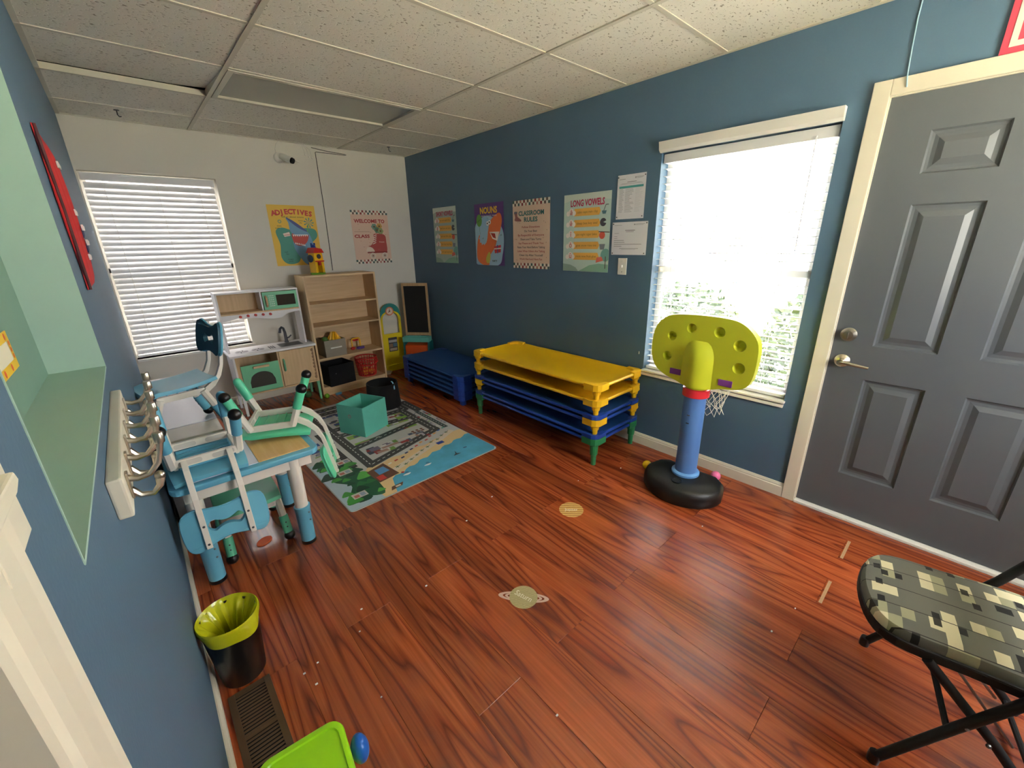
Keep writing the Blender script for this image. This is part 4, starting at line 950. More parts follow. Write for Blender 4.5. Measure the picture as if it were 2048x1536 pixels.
for i, s_ in enumerate(('lowest blue cot of the all-blue stack, on short blue feet', 'second blue cot from the floor in the all-blue stack', 'middle blue cot of the five in the all-blue stack', 'second blue cot from the top in the all-blue stack', 'topmost blue cot of the all-blue stack by the chalkboard')):
    blue_cot(i, .085+.0485*i, s_)

# ---------------------------------------------------------------- basketball hoop
t = thing('basketball_hoop', 'toddler basketball hoop with lime backboard, blue pole and black base', 'basketball hoop', (-.335, -3.70, 0))
base = []
for i in range(25):                       # front bulges into the room (-x), back edge is nearly straight
    a_ = PI/2+PI*i/24; base.append((-.02+.205*math.cos(a_), .235*math.sin(a_)))
base += [(.06, -.215), (.10, -.17), (.10, .17), (.06, .215)]
bm_ = MB(); rings = []
for k_, (sc, z) in enumerate(((.97, 0), (1.0, .012), (1.0, .06), (.96, .085), (.88, .10), (.6, .108), (.25, .110))): rings.append([(p_[0]*sc, p_[1]*sc, z) for p_ in base])
nn = len(base); vs = [p_ for r_ in rings for p_ in r_]; fs = [tuple(range(nn))[::-1], tuple(range((len(rings)-1)*nn, len(rings)*nn))]
for k_ in range(len(rings)-1):
    for i in range(nn): fs.append((k_*nn+i, k_*nn+(i+1) % nn, (k_+1)*nn+(i+1) % nn, (k_+1)*nn+i))
bo = bm_.add(vs, fs).part('base', mat('black_blow_moulded_plastic', (24, 23, 22), .42, bump=.08, bscale=200), t, smooth=True)
MB().lathe([(.018, 0), (.03, .004), (.034, .009), (.026, .009), (.018, .002)], (-.125, -.01, .102), 18).part('filler_cap', M_blk, bo, smooth=True)
MB().lathe([(.062, .10), (.06, .63)], (0, 0, 0), 28).part('pole', M_pole, t, smooth=True)
MB().lathe([(.078, .10), (.080, .106), (.080, .122), (.074, .128), (.062, .13)], (0, 0, 0), 28).part('pole_collar', mat('light_periwinkle', (110, 164, 224), .4), t, smooth=True)
MB().box(-.0635, -.060, -.008, .008, .455, .46).part('slot', M_blk, t); MB().box(-.0635, -.060, -.008, .008, .505, .51).part('slot', M_dkgrey, t)
MB().lathe([(.064, .615), (.073, .618), (.073, .662), (.064, .665)], (0, 0, 0), 28).part('red_ring', mat('coral_red_plastic', (232, 52, 62), .35), t, smooth=True)
# backboard: outline in (y, z); camera-left is +y
ol = smooth_poly([(.25, .765), (.277, .86), (.262, .985), (.20, 1.055), (.10, 1.078), (-.10, 1.082), (-.21, 1.06), (-.285, .985), (-.298, .88), (-.285, .77), (-.24, .722), (-.14, .70), (-.08, .683), (.05, .676), (.10, .69), (.185, .716)], 5)
bbm = bmesh.new()
xf, xb = -.045, .005
HO = [(.158, .95, .027), (.05, 1.007, .027), (-.10, 1.005, .029), (-.208, .95, .031), (.175, .83, .027), (-.22, .832, .031)]
M_hole = M_lime
def cap(x_, holes, flip):
    outer = [bbm.verts.new((x_, p_[0], p_[1])) for p_ in ol]; edges = [bbm.edges.new((outer[i], outer[(i+1) % len(outer)])) for i in range(len(outer))]
    hr = []
    for hy_, hz_, rr in holes:
        vv = [bbm.verts.new((x_, hy_+rr*math.cos(2*PI*i/18), hz_+rr*math.sin(2*PI*i/18))) for i in range(18)]; hr.append(vv)
        edges += [bbm.edges.new((vv[i], vv[(i+1) % 18])) for i in range(18)]
    bmesh.ops.triangle_fill(bbm, edges=edges, use_beauty=True); return outer, hr
fo_, fh_ = cap(xf, HO, False); bo_, _ = cap(xb, [], True)
for i in range(len(ol)): bbm.faces.new((fo_[i], bo_[i], bo_[(i+1) % len(ol)], fo_[(i+1) % len(ol)]))
for (hy_, hz_, rr), vv in zip(HO, fh_):
    prev = vv
    for k_, (sc, dx) in enumerate(((.96, .008), (.8, .02), (.5, .03))):
        nw = [bbm.verts.new((xf+dx, hy_+rr*sc*math.cos(2*PI*i/18), hz_+rr*sc*math.sin(2*PI*i/18))) for i in range(18)]
        for i in range(18): bbm.faces.new((prev[i], prev[(i+1) % 18], nw[(i+1) % 18], nw[i]))
        prev = nw
    bbm.faces.new(prev)
bmesh.ops.recalc_face_normals(bbm, faces=bbm.faces)
me = bpy.data.meshes.new('backboard'); bbm.to_mesh(me); bbm.free(); me.materials.append(M_lime)
me.polygons.foreach_set('use_smooth', [True]*len(me.polygons)); me.set_sharp_from_angle(angle=.55)
bk_ = link('backboard', me, t)
def hump(u, v):
    z = .684+.26*v; q = 1 if v < .62 else math.cos((v-.62)/.38*PI/2)**.6
    return (-.0446-.044*q*max(0, math.sin(PI*u))**1.1, -.005+.09*(1-2*u)*(1-.06*v)*(.5+.5*q), z)
MB().grid(hump, 16, 14).part('hump', M_lime, t, smooth=True)
MB().lathe([(.059, .64), (.059, .70)], (0, 0, 0), 24).part('neck', M_lime, t, smooth=True)
for yy, ww in ((.115, .033), (-.165, .036)): MB().box(-.049, -.044, yy-ww, yy+ww, .728 if yy > 0 else .722, .762 if yy > 0 else .757).part('sticker', M_purple, t, .002)
n = 24; RXc = .15
MB().tube([(RXc+.135*math.cos(2*PI*i/n), -.01+.135*math.sin(2*PI*i/n), .72) for i in range(n)], .008, 8, True).part('rim', mat('coral_red_plastic', (232, 52, 62), .35), t, smooth=True)
MB().box(.0, .03, -.05, .03, .71, .73).part('rim_bracket', mat('coral_red_plastic', (232, 52, 62), .35), t)
net = MB()
def npt(i, k): a_ = 2*PI*(i+.5*k)/12; r_ = .133-.011*k+.006*math.sin(i*2.1+k); return (RXc+r_*math.cos(a_), -.01+r_*math.sin(a_), .715-.042*k-.006*math.sin(3*i))
for i in range(12):
    net.tube([npt(i, k) for k in range(6)], .0016, 5); net.tube([npt(i-k, k) for k in range(6)], .0016, 5)
for i in range(12): net.tube([npt(i-2, 5), (npt(i-2, 5)[0]+.01, npt(i-2, 5)[1]-.015, npt(i-2, 5)[2]-.03), npt(i-1, 5)], .0016, 5)
net.part('net', M_net, t)
tag(MB().ball((0, 0, .03), .03, 18).part('play_ball', mat('sunny_yellow_ball', (248, 206, 30), .25), None, loc=(-.30, -3.425, 0), smooth=True), 'yellow ball on the floor beside the black hoop base', 'ball', 'loose balls')
tag(MB().ball((0, 0, .03), .03, 18).part('play_ball', mat('pink_ball', (240, 120, 170), .3), None, loc=(-.11, -3.80, 0), smooth=True), 'pink ball half hidden behind the black hoop base', 'ball', 'loose balls')

# ---------------------------------------------------------------- city play rug
RX0, RX1, RY0, RY1 = -1.968, -.835, -2.512, -.70
t = thing('play_rug', 'city road-map play rug with a blue sea strip', 'rug', (RX0, RY0, 0), .018)
Wr, Lr = RX1-RX0, RY1-RY0
MB().prism(rrect(0, Wr, 0, Lr, .03), 0, .004, 'XY').part('rug_body', mat('rug_edge_grey', (168, 170, 168), .9), t)
A = Art(.00012, True); ROAD = (72, 72, 70); GR = (206, 204, 200)
m_ = .006
A.poly(rrect(m_, Wr-m_, m_, Lr-m_, .025), GR, 1)
sea_n = 24
sea = [(.30, m_), (Wr-.03, m_), (Wr-m_, .03), (Wr-m_, .36)]+[(Wr-m_-(Wr-.36)*i/sea_n, .36-.13*i/sea_n+.012*math.sin(i*1.7)-.06*(i/sea_n)**2) for i in range(1, sea_n+1)]+[(.33, .1)]
M_sea = mat('print_sea', (86, 170, 204), .85, var=.35, scale=9)
sand = [(.22, m_), (.31, m_), (.4, .1), (.6, .2), (Wr-m_, .33), (Wr-m_, .47)]+[(Wr-m_-(Wr-.3)*i/20, .47-.06*i/20+.012*math.sin(i*1.3)) for i in range(1, 21)]+[(.24, .36), (.2, .2)]
A.poly(sand, (236, 204, 150), 2); A.poly(sea, M_sea, 3)
A.line([(.36, .24), (.62, .33), (.9, .43), (1.05, .5)], .05, (232, 216, 196), 4)
hills = [(m_, .12), (.10, .07), (.2, .06), (.27, .14), (.25, .26), (.27, .36), (.2, .44), (.24, .52), (.15, .58), (.2, .66), (.06, .72), (m_, .7)]
A.poly([(m_, m_), (.22, m_), (.2, .3), (.14, .7), (m_, .72)], (186, 206, 216), 2)
A.poly(smooth_poly([(.24, .05), (.27, .2), (.28, .34), (.2, .46), (.22, .6), (.12, .7), (.05, .66), (.1, .5), (.05, .4), (.12, .28), (.08, .18), (.14, .1)], 4), (30, 92, 60), 3)
for i in range(34):
    cx, cy = .05+.19*random.random(), .08+.64*random.random(); s_ = random.uniform(.025, .06)
    A.poly(smooth_poly([(cx-s_, cy-s_*.6), (cx+s_, cy-s_*.7), (cx+s_*.5, cy+s_*.5), (cx, cy+s_), (cx-s_*.6, cy+s_*.4)], 3), random.choice(((66, 156, 62), (24, 78, 52), (44, 118, 66), (22, 66, 48), (86, 170, 74))), 4+i % 2)
for cx, cy in ((.15, .47), (.2, .62), (.11, .14)): A.rect(cx-.04, cx+.05, cy-.03, cy+.03, (214, 206, 198), 5); A.rect(cx-.03, cx+.0, cy-.02, cy+.01, (196, 110, 100), 6); A.rect(cx+.01, cx+.04, cy-.02, cy+.02, (160, 170, 190), 6)
# roads
loops = [[(.33, .44), (.33, 1.62), (1.02, 1.62), (1.02, 1.2), (.33, 1.2)], [(.33, .44), (.98, .62), (.98, 1.0), (.33, 1.06)], [(.66, 1.62), (.66, 1.2)], [(.98, .62), (.98, 1.2)], [(.33, .76), (.98, .88)], [(.08, 1.72), (1.06, 1.72)], [(.33, 1.62), (.33, 1.72)], [(.9, 1.36), (1.1, 1.36), (1.1, 1.1)]]
for lp in loops: A.line(lp, .075, ROAD, 4)
for lp in loops:
    for p_ in lp: A.poly(circ(p_[0], p_[1], .0375, 12), ROAD, 4)
for lp in loops: A.dash(lp, .006, (236, 236, 230), .025, .022, 6)
A.line([(.23, .5), (.23, 1.2)], .05, (50, 50, 50), 4); A.dash([(.23, .5), (.23, 1.2)], .04, (110, 100, 92), .006, .022, 6)
A.line([(1.07, .60), (1.07, 1.06)], .04, (70, 84, 84), 4); A.dash([(1.07, .60), (1.07, 1.06)], .006, (220, 220, 214), .02, .02, 6)
BL = ((196, 190, 200), (150, 150, 160), (120, 110, 130), (206, 196, 184), (90, 96, 120), (176, 140, 124), (222, 218, 214), (70, 70, 84), (160, 60, 56), (60, 84, 150), (120, 160, 80))
def block(x0, x1, y0, y1, n, grass=False):
    if grass: A.rect(x0, x1, y0, y1, (140, 186, 70), 3)
    for i in range(n):
        w_, h_ = random.uniform(.02, min(.085, (x1-x0)*.6)), random.uniform(.014, min(.06, (y1-y0)*.6)); x_, y_ = random.uniform(x0, x1-w_), random.uniform(y0, y1-h_)
        A.poly([(x_, y_), (x_+w_, y_+random.uniform(-.006, .006)), (x_+w_, y_+h_), (x_, y_+h_)], random.choice(BL), 5+(i % 3))
block(.38, .92, .53, .70, 34); block(.38, .92, .80, .84, 6, True); block(.38, .62, .93, 1.0, 6, True); block(.72, .92, .94, .98, 4, True)
block(.38, .62, 1.26, 1.57, 40); block(.71, .97, 1.26, 1.57, 40); block(1.10, 1.125, .56, 1.04, 16); block(1.0, 1.045, .6, 1.04, 12); block(.08, .19, .76, 1.66, 60); block(1.04, 1.12, 1.4, 1.68, 14); block(.4, 1.0, 1.66, 1.69, 14)
block(.86, .95, 1.02, 1.16, 4, True); block(.4, .9, 1.09, 1.15, 14)
A.rect(.66, .93, .64, .655, (230, 214, 196), 5)
for i in range(3):
    for j in range(2): A.poly(circ(.82+.04*i, .72+.03*j-.04, .013, 10), (120, 70, 50), 8)
# beach: pool house, umbrellas, palms, boats
A.poly([(.27, .18), (.42, .2), (.40, .40), (.26, .36)], (112, 72, 52), 5); A.poly([(.31, .27), (.39, .28), (.38, .36), (.31, .35)], (90, 150, 206), 6); A.rect(.28, .33, .2, .26, (190, 60, 50), 6)
for i in range(10):
    cx, cy = .45+.062*i, .27+.026*i+random.uniform(-.02, .03)
    for k_ in range(5): a_ = k_*2*PI/5; A.line([(cx, cy), (cx+.014*math.cos(a_), cy+.014*math.sin(a_))], .005, (60, 110, 60), 7)
    A.line([(cx, cy), (cx+.03, cy+.012)], .004, (110, 80, 50), 6)
for i in range(12):
    cx, cy = .42+.055*i, .33+.024*i+random.uniform(-.015, .02); A.poly([(cx, cy), (cx+.03, cy+.008), (cx+.028, cy+.024), (cx, cy+.018)], random.choice(((206, 72, 60), (60, 110, 190), (236, 160, 70), (240, 236, 226), (90, 170, 150), (50, 60, 110))), 6)
A.rect(.84, .9, .36, .40, (44, 76, 160), 7)
A.poly([(.28, .04), (.36, .05), (.385, .085), (.3, .08)], (110, 76, 50), 7); A.rect(.32, .355, .055, .072, (220, 210, 196), 8)
for cx, cy in ((.45, .15), (.62, .16)): A.poly(smooth_poly([(cx-.03, cy), (cx, cy-.014), (cx+.03, cy), (cx, cy+.008)], 3), (240, 240, 240), 7); A.poly(circ(cx+.01, cy+.02, .014, 10), (60, 130, 170), 6)
A.poly([(.82, .13), (.85, .15), (.87, .19), (.86, .145), (.89, .13), (.855, .128)], (40, 44, 50), 7); A.poly(circ(.96, .18, .018, 12, .009), (50, 100, 140), 7); A.poly(circ(.44, .19, .012, 10), (190, 60, 56), 8)
o = A.part('printed_map', t); o.location.z = .0041

# ---------------------------------------------------------------- fabric cube and round black bin on the rug
c = soft_bin('fabric_cube', 'aqua fabric storage cube standing open on the play rug', (-1.42, -1.42, .0055), math.radians(-61+90), .268, .268, .25, M_tealfab, 'storage bins')
c.rotation_euler = (0, 0, math.atan2(-1.643+1.392, -1.477+1.59)); c.location = ((-1.59-1.248)/2, (-1.392-1.492)/2, .0055)
gm = MB().lathe([(.016, 0), (.017, .003), (.011, .004), (.010, .001)], (0, 0, 0), 16)
link('grommet', gm.mesh('grommet', M_steel, smooth=True), c, (.0, -.141, .165), (PI/2, 0, 0))
rbn = thing('round_bin', 'round black fabric bin with a blue strap at the rug edge', 'bin', (-1.06, -1.07, .0055), group='storage bins')
MB().lathe([(.155, 0), (.157, .004), (.148, .12), (.142, .235), (.136, .235), (.142, .12), (.148, .01), (.0, .01)], (0, 0, 0), 32, caps=False).part('body', M_fab_blk, rbn, smooth=True)
MB().lathe([(.15, 0), (.15, .003)], (0, 0, 0), 24).part('bottom', M_fab_blk, rbn)
MB().sheet(lambda u, v: (.05+.012*u, -.118-.02*v+.03*(1-v)**2, .25-.07*v+.02*math.sin(3*v)), 2, 10, .002).part('strap', mat('light_blue_ribbon', (130, 190, 220), .6), rbn, smooth=True)

# ---------------------------------------------------------------- children's table and chairs
TZ = .53; TX0, TX1, TY0, TY1 = -2.695, -2.098, -2.632, -2.11
t = thing('activity_table', 'square children\'s table with sky blue edge and honey wood top panel', 'table', (0, 0, 0))
fr_ = MB(); o_ = rrect(TX0, TX1, TY0, TY1, .05); i_ = [(TX0+.045, TY0+.04), (TX1-.045, TY0+.04), (TX1-.045, TY1-.04), (TX0+.045, TY1-.04)]
fr_.box(TX0+.05, TX1-.05, TY0, TY0+.042, TZ-.032, TZ); fr_.box(TX0+.05, TX1-.05, TY1-.042, TY1, TZ-.032, TZ)
MB().prism(o_, TZ-.034, TZ-.004, 'XY').part('table_edge', M_kblue, t, .008)
box('wood_panel', t, M_twood, -2.36, TX1-.036, TY0+.034, TY1-.034, TZ-.004, TZ, .001); box('white_panel', t, M_lav, TX0+.036, -2.362, TY0+.034, TY1-.034, TZ-.004, TZ, .001)
box('apron', t, M_kw, TX0+.04, TX1-.045, TY0+.022, TY0+.04, TZ-.085, TZ-.034); box('apron', t, M_kw, TX0+.04, TX1-.045, TY1-.04, TY1-.022, TZ-.085, TZ-.034)
box('apron', t, M_kw, TX1-.06, TX1-.045, TY0+.04, TY1-.04, TZ-.085, TZ-.034); box('apron', t, M_kw, TX0+.04, TX0+.055, TY0+.04, TY1-.04, TZ-.085, TZ-.034)
for lx, ly in ((-2.222, -2.585), (-2.205, -2.165), (-2.625, -2.575), (-2.63, -2.165)):
    lg = MB().lathe([(.0305, .21), (.0335, TZ-.036)], (lx, ly, 0), 18).part('leg', M_kw, t, smooth=True)
    MB().lathe([(.034, .018), (.036, .2), (.0385, .206), (.0385, .218), (.033, .22)], (lx, ly, 0), 18).part('leg_sleeve', M_kblue, lg, smooth=True)
    MB().lathe([(.035, 0), (.036, .004), (.035, .018)], (lx, ly, 0), 18).part('foot', M_rubber, lg, smooth=True)
    for z in (.14, .185): MB().ball((lx+.02, ly-.0325, z), .0045, 8).part('screw', M_steel, lg)
SEATZ = .25
def kid_chair(label, loc, rot, cm, back_m, caps, group, seat_m=None, back=True):
    t = thing('kids_chair' if back else 'kids_stool', label, 'chair' if back else 'stool', loc, rot, group=group)             # local: front = -y, feet on z = 0
    w = .27
    def seat(u, v):
        x_ = (u-.5)*(w+.015); y_ = -.15+.32*v; return (x_*(1-.06*(2*v-1)**2), y_, SEATZ-.004+.014*(2*u-1)**2*.6+.012*(v-.35)**2*4-.012*math.exp(-((v-.05)/.08)**2))
    MB().sheet(seat, 14, 12, .02).part('seat', seat_m or cm, t, .004, smooth=True)
    for k_ in range(5): box('seat_rib', t, cm, -.1, .1, -.1+.045*k_, -.096+.045*k_, SEATZ-.024, SEATZ-.008)
    for ix in (-1, 1):
        for iy in (-1, 1):
            top = Vector((ix*.121, iy*.095, SEATZ-.03)); bot = Vector((ix*.130, iy*.168, .027)); mid = top.lerp(bot, .48)
            lg = MB().tube([top, mid+(bot-top)*.08], .018, 6).part('leg', M_kw, t)
            MB().tube([mid, bot], [.0215, .022], 14).part('leg_sleeve', cm, lg, smooth=True)
            if caps[(ix, iy)]: MB().ball(tuple(bot), .0265, 14, lo=-.999, hi=.85).part('foot_cap', M_rubber, lg, smooth=True)
            else: MB().ball(tuple(bot), .0219, 12).part('rounded_end', cm, lg, smooth=True)
            for q in (.62, .74):
                pq = top.lerp(bot, q); MB().ball((pq.x, pq.y-.0205, pq.z), .0045, 8).part('screw', M_dkgrey, lg)
    for iy in (-1, 1):                                                            # cross rails; raised ovals carry recess shade in their colour
        rl = MB().box(-.125, .125, iy*.105-.008, iy*.105+.008, SEATZ-.062, SEATZ-.028).part('cross_rail', M_kw, t, .002)
        for ix in (-1, 1): MB().prism(rrect(ix*.06-.042, ix*.06+.042, SEATZ-.056, SEATZ-.034, .01), iy*.105-.0095, iy*.105+.0095, 'XZ').part('recess_shade', mat('shaded_ivory', (206, 198, 188), .5), rl)
    for ix in (-1, 1): MB().box(ix*.112-.007, ix*.112+.007, -.105, .105, SEATZ-.05, SEATZ-.018).part('side_rail', M_kw, t, .002)
    if not back: return t
    for ix in (-1, 1):
        MB().prism([(.09, SEATZ-.045), (.12, SEATZ-.06), (.165, SEATZ-.03), (.205, SEATZ+.02), (.228, SEATZ+.08), (.27, SEATZ+.30), (.254, SEATZ+.304), (.21, SEATZ+.08), (.185, SEATZ+.03), (.15, SEATZ-.005)], ix*.082-.011, ix*.082+.011, 'YZ').part('back_post', M_kw, t, .002)
        for z in (SEATZ+.2, SEATZ+.28): link('screw', MB().lathe([(.005, 0), (.005, .003)], (0, 0, 0), 10).mesh('screw', M_dkgrey), t, (ix*.082, .228+(z-SEATZ-.08)*.191, z), (-PI/2+.19, 0, 0))
    # backrest: curved panel with a bone-shaped hand hole
    def zx(x_): return .018*math.cos(x_/.135*PI)                                  # ears at both ends
    out_ = smooth_poly([(-.15, .05), (-.15, .16), (-.12, .195), (-.06, .175), (0, .163), (.06, .175), (.12, .195), (.15, .16), (.15, .05), (.11, .02), (.05, .03), (0, .035), (-.05, .03), (-.11, .02)], 4)
    hole = smooth_poly([(-.048, .126), (-.068, .102), (-.05, .076), (-.022, .086), (0, .09), (.022, .086), (.05, .076), (.068, .102), (.048, .126), (.022, .116), (0, .112), (-.022, .116)], 4)
    bm2 = bmesh.new()
    def P_(p_, d): return (p_[0], .222+d-.4*p_[0]**2+.2*p_[1], SEATZ+.115+p_[1])
    sides = []
    for d in (-.022, .0):
        vo = [bm2.verts.new(P_(p_, d)) for p_ in out_]; vh = [bm2.verts.new(P_(p_, d)) for p_ in hole]
        ed = [bm2.edges.new((vo[i], vo[(i+1) % len(vo)])) for i in range(len(vo))]+[bm2.edges.new((vh[i], vh[(i+1) % len(vh)])) for i in range(len(vh))]
        bmesh.ops.triangle_fill(bm2, edges=ed, use_beauty=True); sides.append((vo, vh))
    for q in (0, 1):
        A_, B_ = sides[0][q], sides[1][q]
        for i in range(len(A_)): bm2.faces.new((A_[i], A_[(i+1) % len(A_)], B_[(i+1) % len(A_)], B_[i]))
    bmesh.ops.recalc_face_normals(bm2, faces=bm2.faces); me = bpy.data.meshes.new('backrest'); bm2.to_mesh(me); bm2.free(); me.materials.append(back_m)
    br = link('backrest', me, t)
    MB().tube([P_(p_, -.006) for p_ in out_], .006, 6, True).part('backrest_rim', cm, br, smooth=True)
    return t
GC = 'children\'s chairs'; ALL = {(i, j): True for i in (-1, 1) for j in (-1, 1)}
kid_chair('sky blue kids chair upside down on the table, back hanging over its front edge', (-2.537, -2.452, TZ+.286), (PI, 0, 0), M_kblue, M_kblue, {**ALL, (1, -1): False, (-1, -1): False}, GC)
kid_chair('seafoam green kids chair upside down on the honey wood table panel', (-2.198, -2.285, TZ+.286), (PI, 0, math.radians(68)), M_kgreen, M_kgreen, {**ALL, (1, -1): False}, GC)
kid_chair('sky blue kids chair standing upright on the low white cabinet', (-2.572, -1.885, CZ), (0, 0, -PI/2+.22), M_kblue, M_knavy, ALL, GC)
kid_chair('pale green child seat tucked on the floor under the table', (-2.42, -2.33, 0), (0, 0, 0), M_kdgreen, M_kdgreen, ALL, GC, back=False)
o = MB().prism(circ(0, 0, .042, 20, .03), 0, .006, 'XY').part('orange_disc', mat('orange_foam', (236, 106, 48), .6), None, .002, loc=(-2.40, -2.43, 0), rot=(0, 0, .6))
tag(o, 'flat orange disc on the floor under the table', 'disc')

# ---------------------------------------------------------------- trash can, floor register, lime toy
t = thing('trash_can', 'black trash can with a yellow-green bag liner by the niche wall', 'trash can', (-2.628, -3.165, 0))
MB().lathe([(.066, 0), (.069, .004), (.088, .262), (.085, .262), (.066, .01), (.001, .01)], (0, 0, 0), 32, caps=False).part('can', M_blk, t, smooth=True)
MB().lathe([(.066, 0), (.066, .002)], (0, 0, 0), 24).part('bottom', M_blk, t)
def bag(u, v):
    a_ = 2*PI*u; w_ = .0035*math.sin(9*a_+3*v)+.003*math.sin(17*a_)
    if v < .3: q = v/.3; r_ = .0925+.006*math.sin(5*a_)*(1-q)+.003*math.sin(PI*q); z = .222+.054*q+(.012*math.sin(2*a_+1))*(1-q)
    else: q = (v-.3)/.7; r_ = .0925*(1-q*.75)-.012*math.sin(PI*q)+w_*(1+q*2)*(1 if q > .08 else 0); z = .276-.17*q+.012*math.sin(6*a_+6*q)*q
    return (r_*math.cos(a_), r_*math.sin(a_), z)
MB().grid(bag, 96, 26).part('bag_liner', M_bag, t, smooth=True)
t = thing('floor_register', 'bronze slotted floor register between the trash can and the lime toy', 'vent', (-2.63, -3.43, 0))
for q in ((-.065, -.045, -.185, .185), (.045, .065, -.185, .185), (-.045, .045, -.185, -.165), (-.045, .045, .165, .185)): box('frame', t, M_vent, *q, 0, .006, .001)
box('duct', t, M_dark, -.045, .045, -.165, .165, .0003, .0008)
sm = MB().box(-.045, .045, -.0028, .0028, .001, .0048).mesh('slat', M_vent)
for i in range(25): link('slat', sm, t, (0, -.156+.013*i, 0), (.35, 0, 0))
box('centre_bar', t, M_vent, -.045, .045, -.006, .006, .002, .0055)
t = thing('toy_box', 'lime green plastic toy with rounded lid and blue side knob in the foreground', 'toy', (-2.578, -3.895, 0), -.12)
LH = .30
def lid(sc, z): return [(p_[0]*sc, p_[1]*sc, z) for p_ in rrect(-.10, .10, -.13, .13, .035, 6)]
rg = [lid(.82, 0), lid(.86, .02), lid(.93, LH-.05), lid(1.0, LH-.045), lid(1.0, LH-.012), lid(.97, LH-.002), lid(.94, LH), lid(.86, LH), lid(.84, LH-.004), lid(.4, LH-.003)]
nn = len(rg[0]); lm = MB(); lm.add([p_ for r_ in rg for p_ in r_], [tuple(range(nn))[::-1], tuple(range((len(rg)-1)*nn, len(rg)*nn))]+[(k_*nn+i, k_*nn+(i+1) % nn, (k_+1)*nn+(i+1) % nn, (k_+1)*nn+i) for k_ in range(len(rg)-1) for i in range(nn)])
lm.part('body', M_lime2, t, smooth=True)
MB().tube([(-.06+.012*i, .005*math.sin(i*1.9)-.01, LH-.002) for i in range(11)], .0025, 6).part('embossed_squiggle', M_lime2, t, smooth=True)
MB().ball((.122, .05, LH-.05), .032, 16, sx=.7, sz=1.15).part('knob', M_ball_b, t, smooth=True)

# ---------------------------------------------------------------- folding chair at the lower right
ft = Vector((-.856, -4.675)); fn_ = Vector((-1.305, -4.768)); md = (ft+fn_)/2; ax = (ft-fn_).normalized()
ang = math.atan2(ax.y, ax.x)                                       # local +x from near foot to far foot, local +y = chair front
t = thing('folding_chair', 'black metal folding chair with grey patchwork upholstered seat', 'chair', (md.x, md.y, 0), ang)
hw_ = (ft-fn_).length/2
SZ = .425
for s_ in (-1, 1):
    MB().tube([(s_*hw_, 0, .012), (s_*(hw_-.012), -.12, .24), (s_*(hw_-.02), -.235, .455), (s_*(hw_-.02), -.33, .66), (s_*(hw_-.03), -.37, .82)], .0125, 10).part('front_leg', M_blkm, t, smooth=True)
    MB().lathe([(.015, 0), (.016, .02), (.014, .035)], (s_*hw_, 0, 0), 12).part('foot_cap', M_rubber, t, smooth=True)
    MB().tube([(s_*(hw_-.04), -.035, SZ-.03), (s_*(hw_-.04), -.2, .22), (s_*(hw_-.03), -.37, .012)], .0125, 10).part('rear_leg', M_blkm, t, smooth=True)
    MB().lathe([(.015, 0), (.016, .02), (.014, .03)], (s_*(hw_-.03), -.372, 0), 12).part('foot_cap', M_rubber, t, smooth=True)
    for q in ((-.115, .262), (-.16, .238)): MB().ball((s_*(hw_-.005), q[0]-.02, q[1]), .006, 8).part('rivet', M_steel, t)
MB().tube([(-(hw_-.03), -.345, .04), (hw_-.03, -.345, .04)], .008, 8).part('rear_crossbar', M_blkm, t, smooth=True)
MB().tube([(-(hw_-.012), -.11, .22), (hw_-.012, -.11, .22)], .008, 8).part('front_crossbar', M_blkm, t, smooth=True)
for xx in (-.05, .05): MB().tube([(xx, -.05, SZ-.03), (xx*1.6, -.28, .13)], .004, 8).part('seat_link', M_steel, t, smooth=True)
sw = hw_-.045
so = smooth_poly([(-sw, -.30), (-sw, -.1), (-sw+.005, .03), (-sw+.06, .085), (0, .105), (sw-.06, .085), (sw-.005, .03), (sw, -.1), (sw, -.30), (sw-.06, -.335), (0, -.345), (-sw+.06, -.335)], 4)
MB().prism([(p_[0]*1.03, p_[1]*1.02) for p_ in so], SZ-.034, SZ-.004, 'XY').part('seat_pan', M_blkm, t, .006)
rr_ = [[(p_[0]*sc, -.12+(p_[1]+.12)*sc, z) for p_ in so] for sc, z in ((.99, SZ-.004), (.985, SZ+.012), (.955, SZ+.022), (.85, SZ+.028), (.5, SZ+.032))]
nn = len(so); sm_ = MB(); sm_.add([p_ for r_ in rr_ for p_ in r_], [tuple(range(4*nn, 5*nn))]+[(k_*nn+i, k_*nn+(i+1) % nn, (k_+1)*nn+(i+1) % nn, (k_+1)*nn+i) for k_ in range(4) for i in range(nn)])
sm_.part('seat_cushion', M_camo, t, smooth=True)
def backp(u, v): return ((u-.5)*2*(hw_-.03), -.345-.05*v+.03*(2*u-1)**2, .60+.2*v)
MB().sheet(backp, 10, 4, .025).part('backrest', M_camo, t, .005, smooth=True)

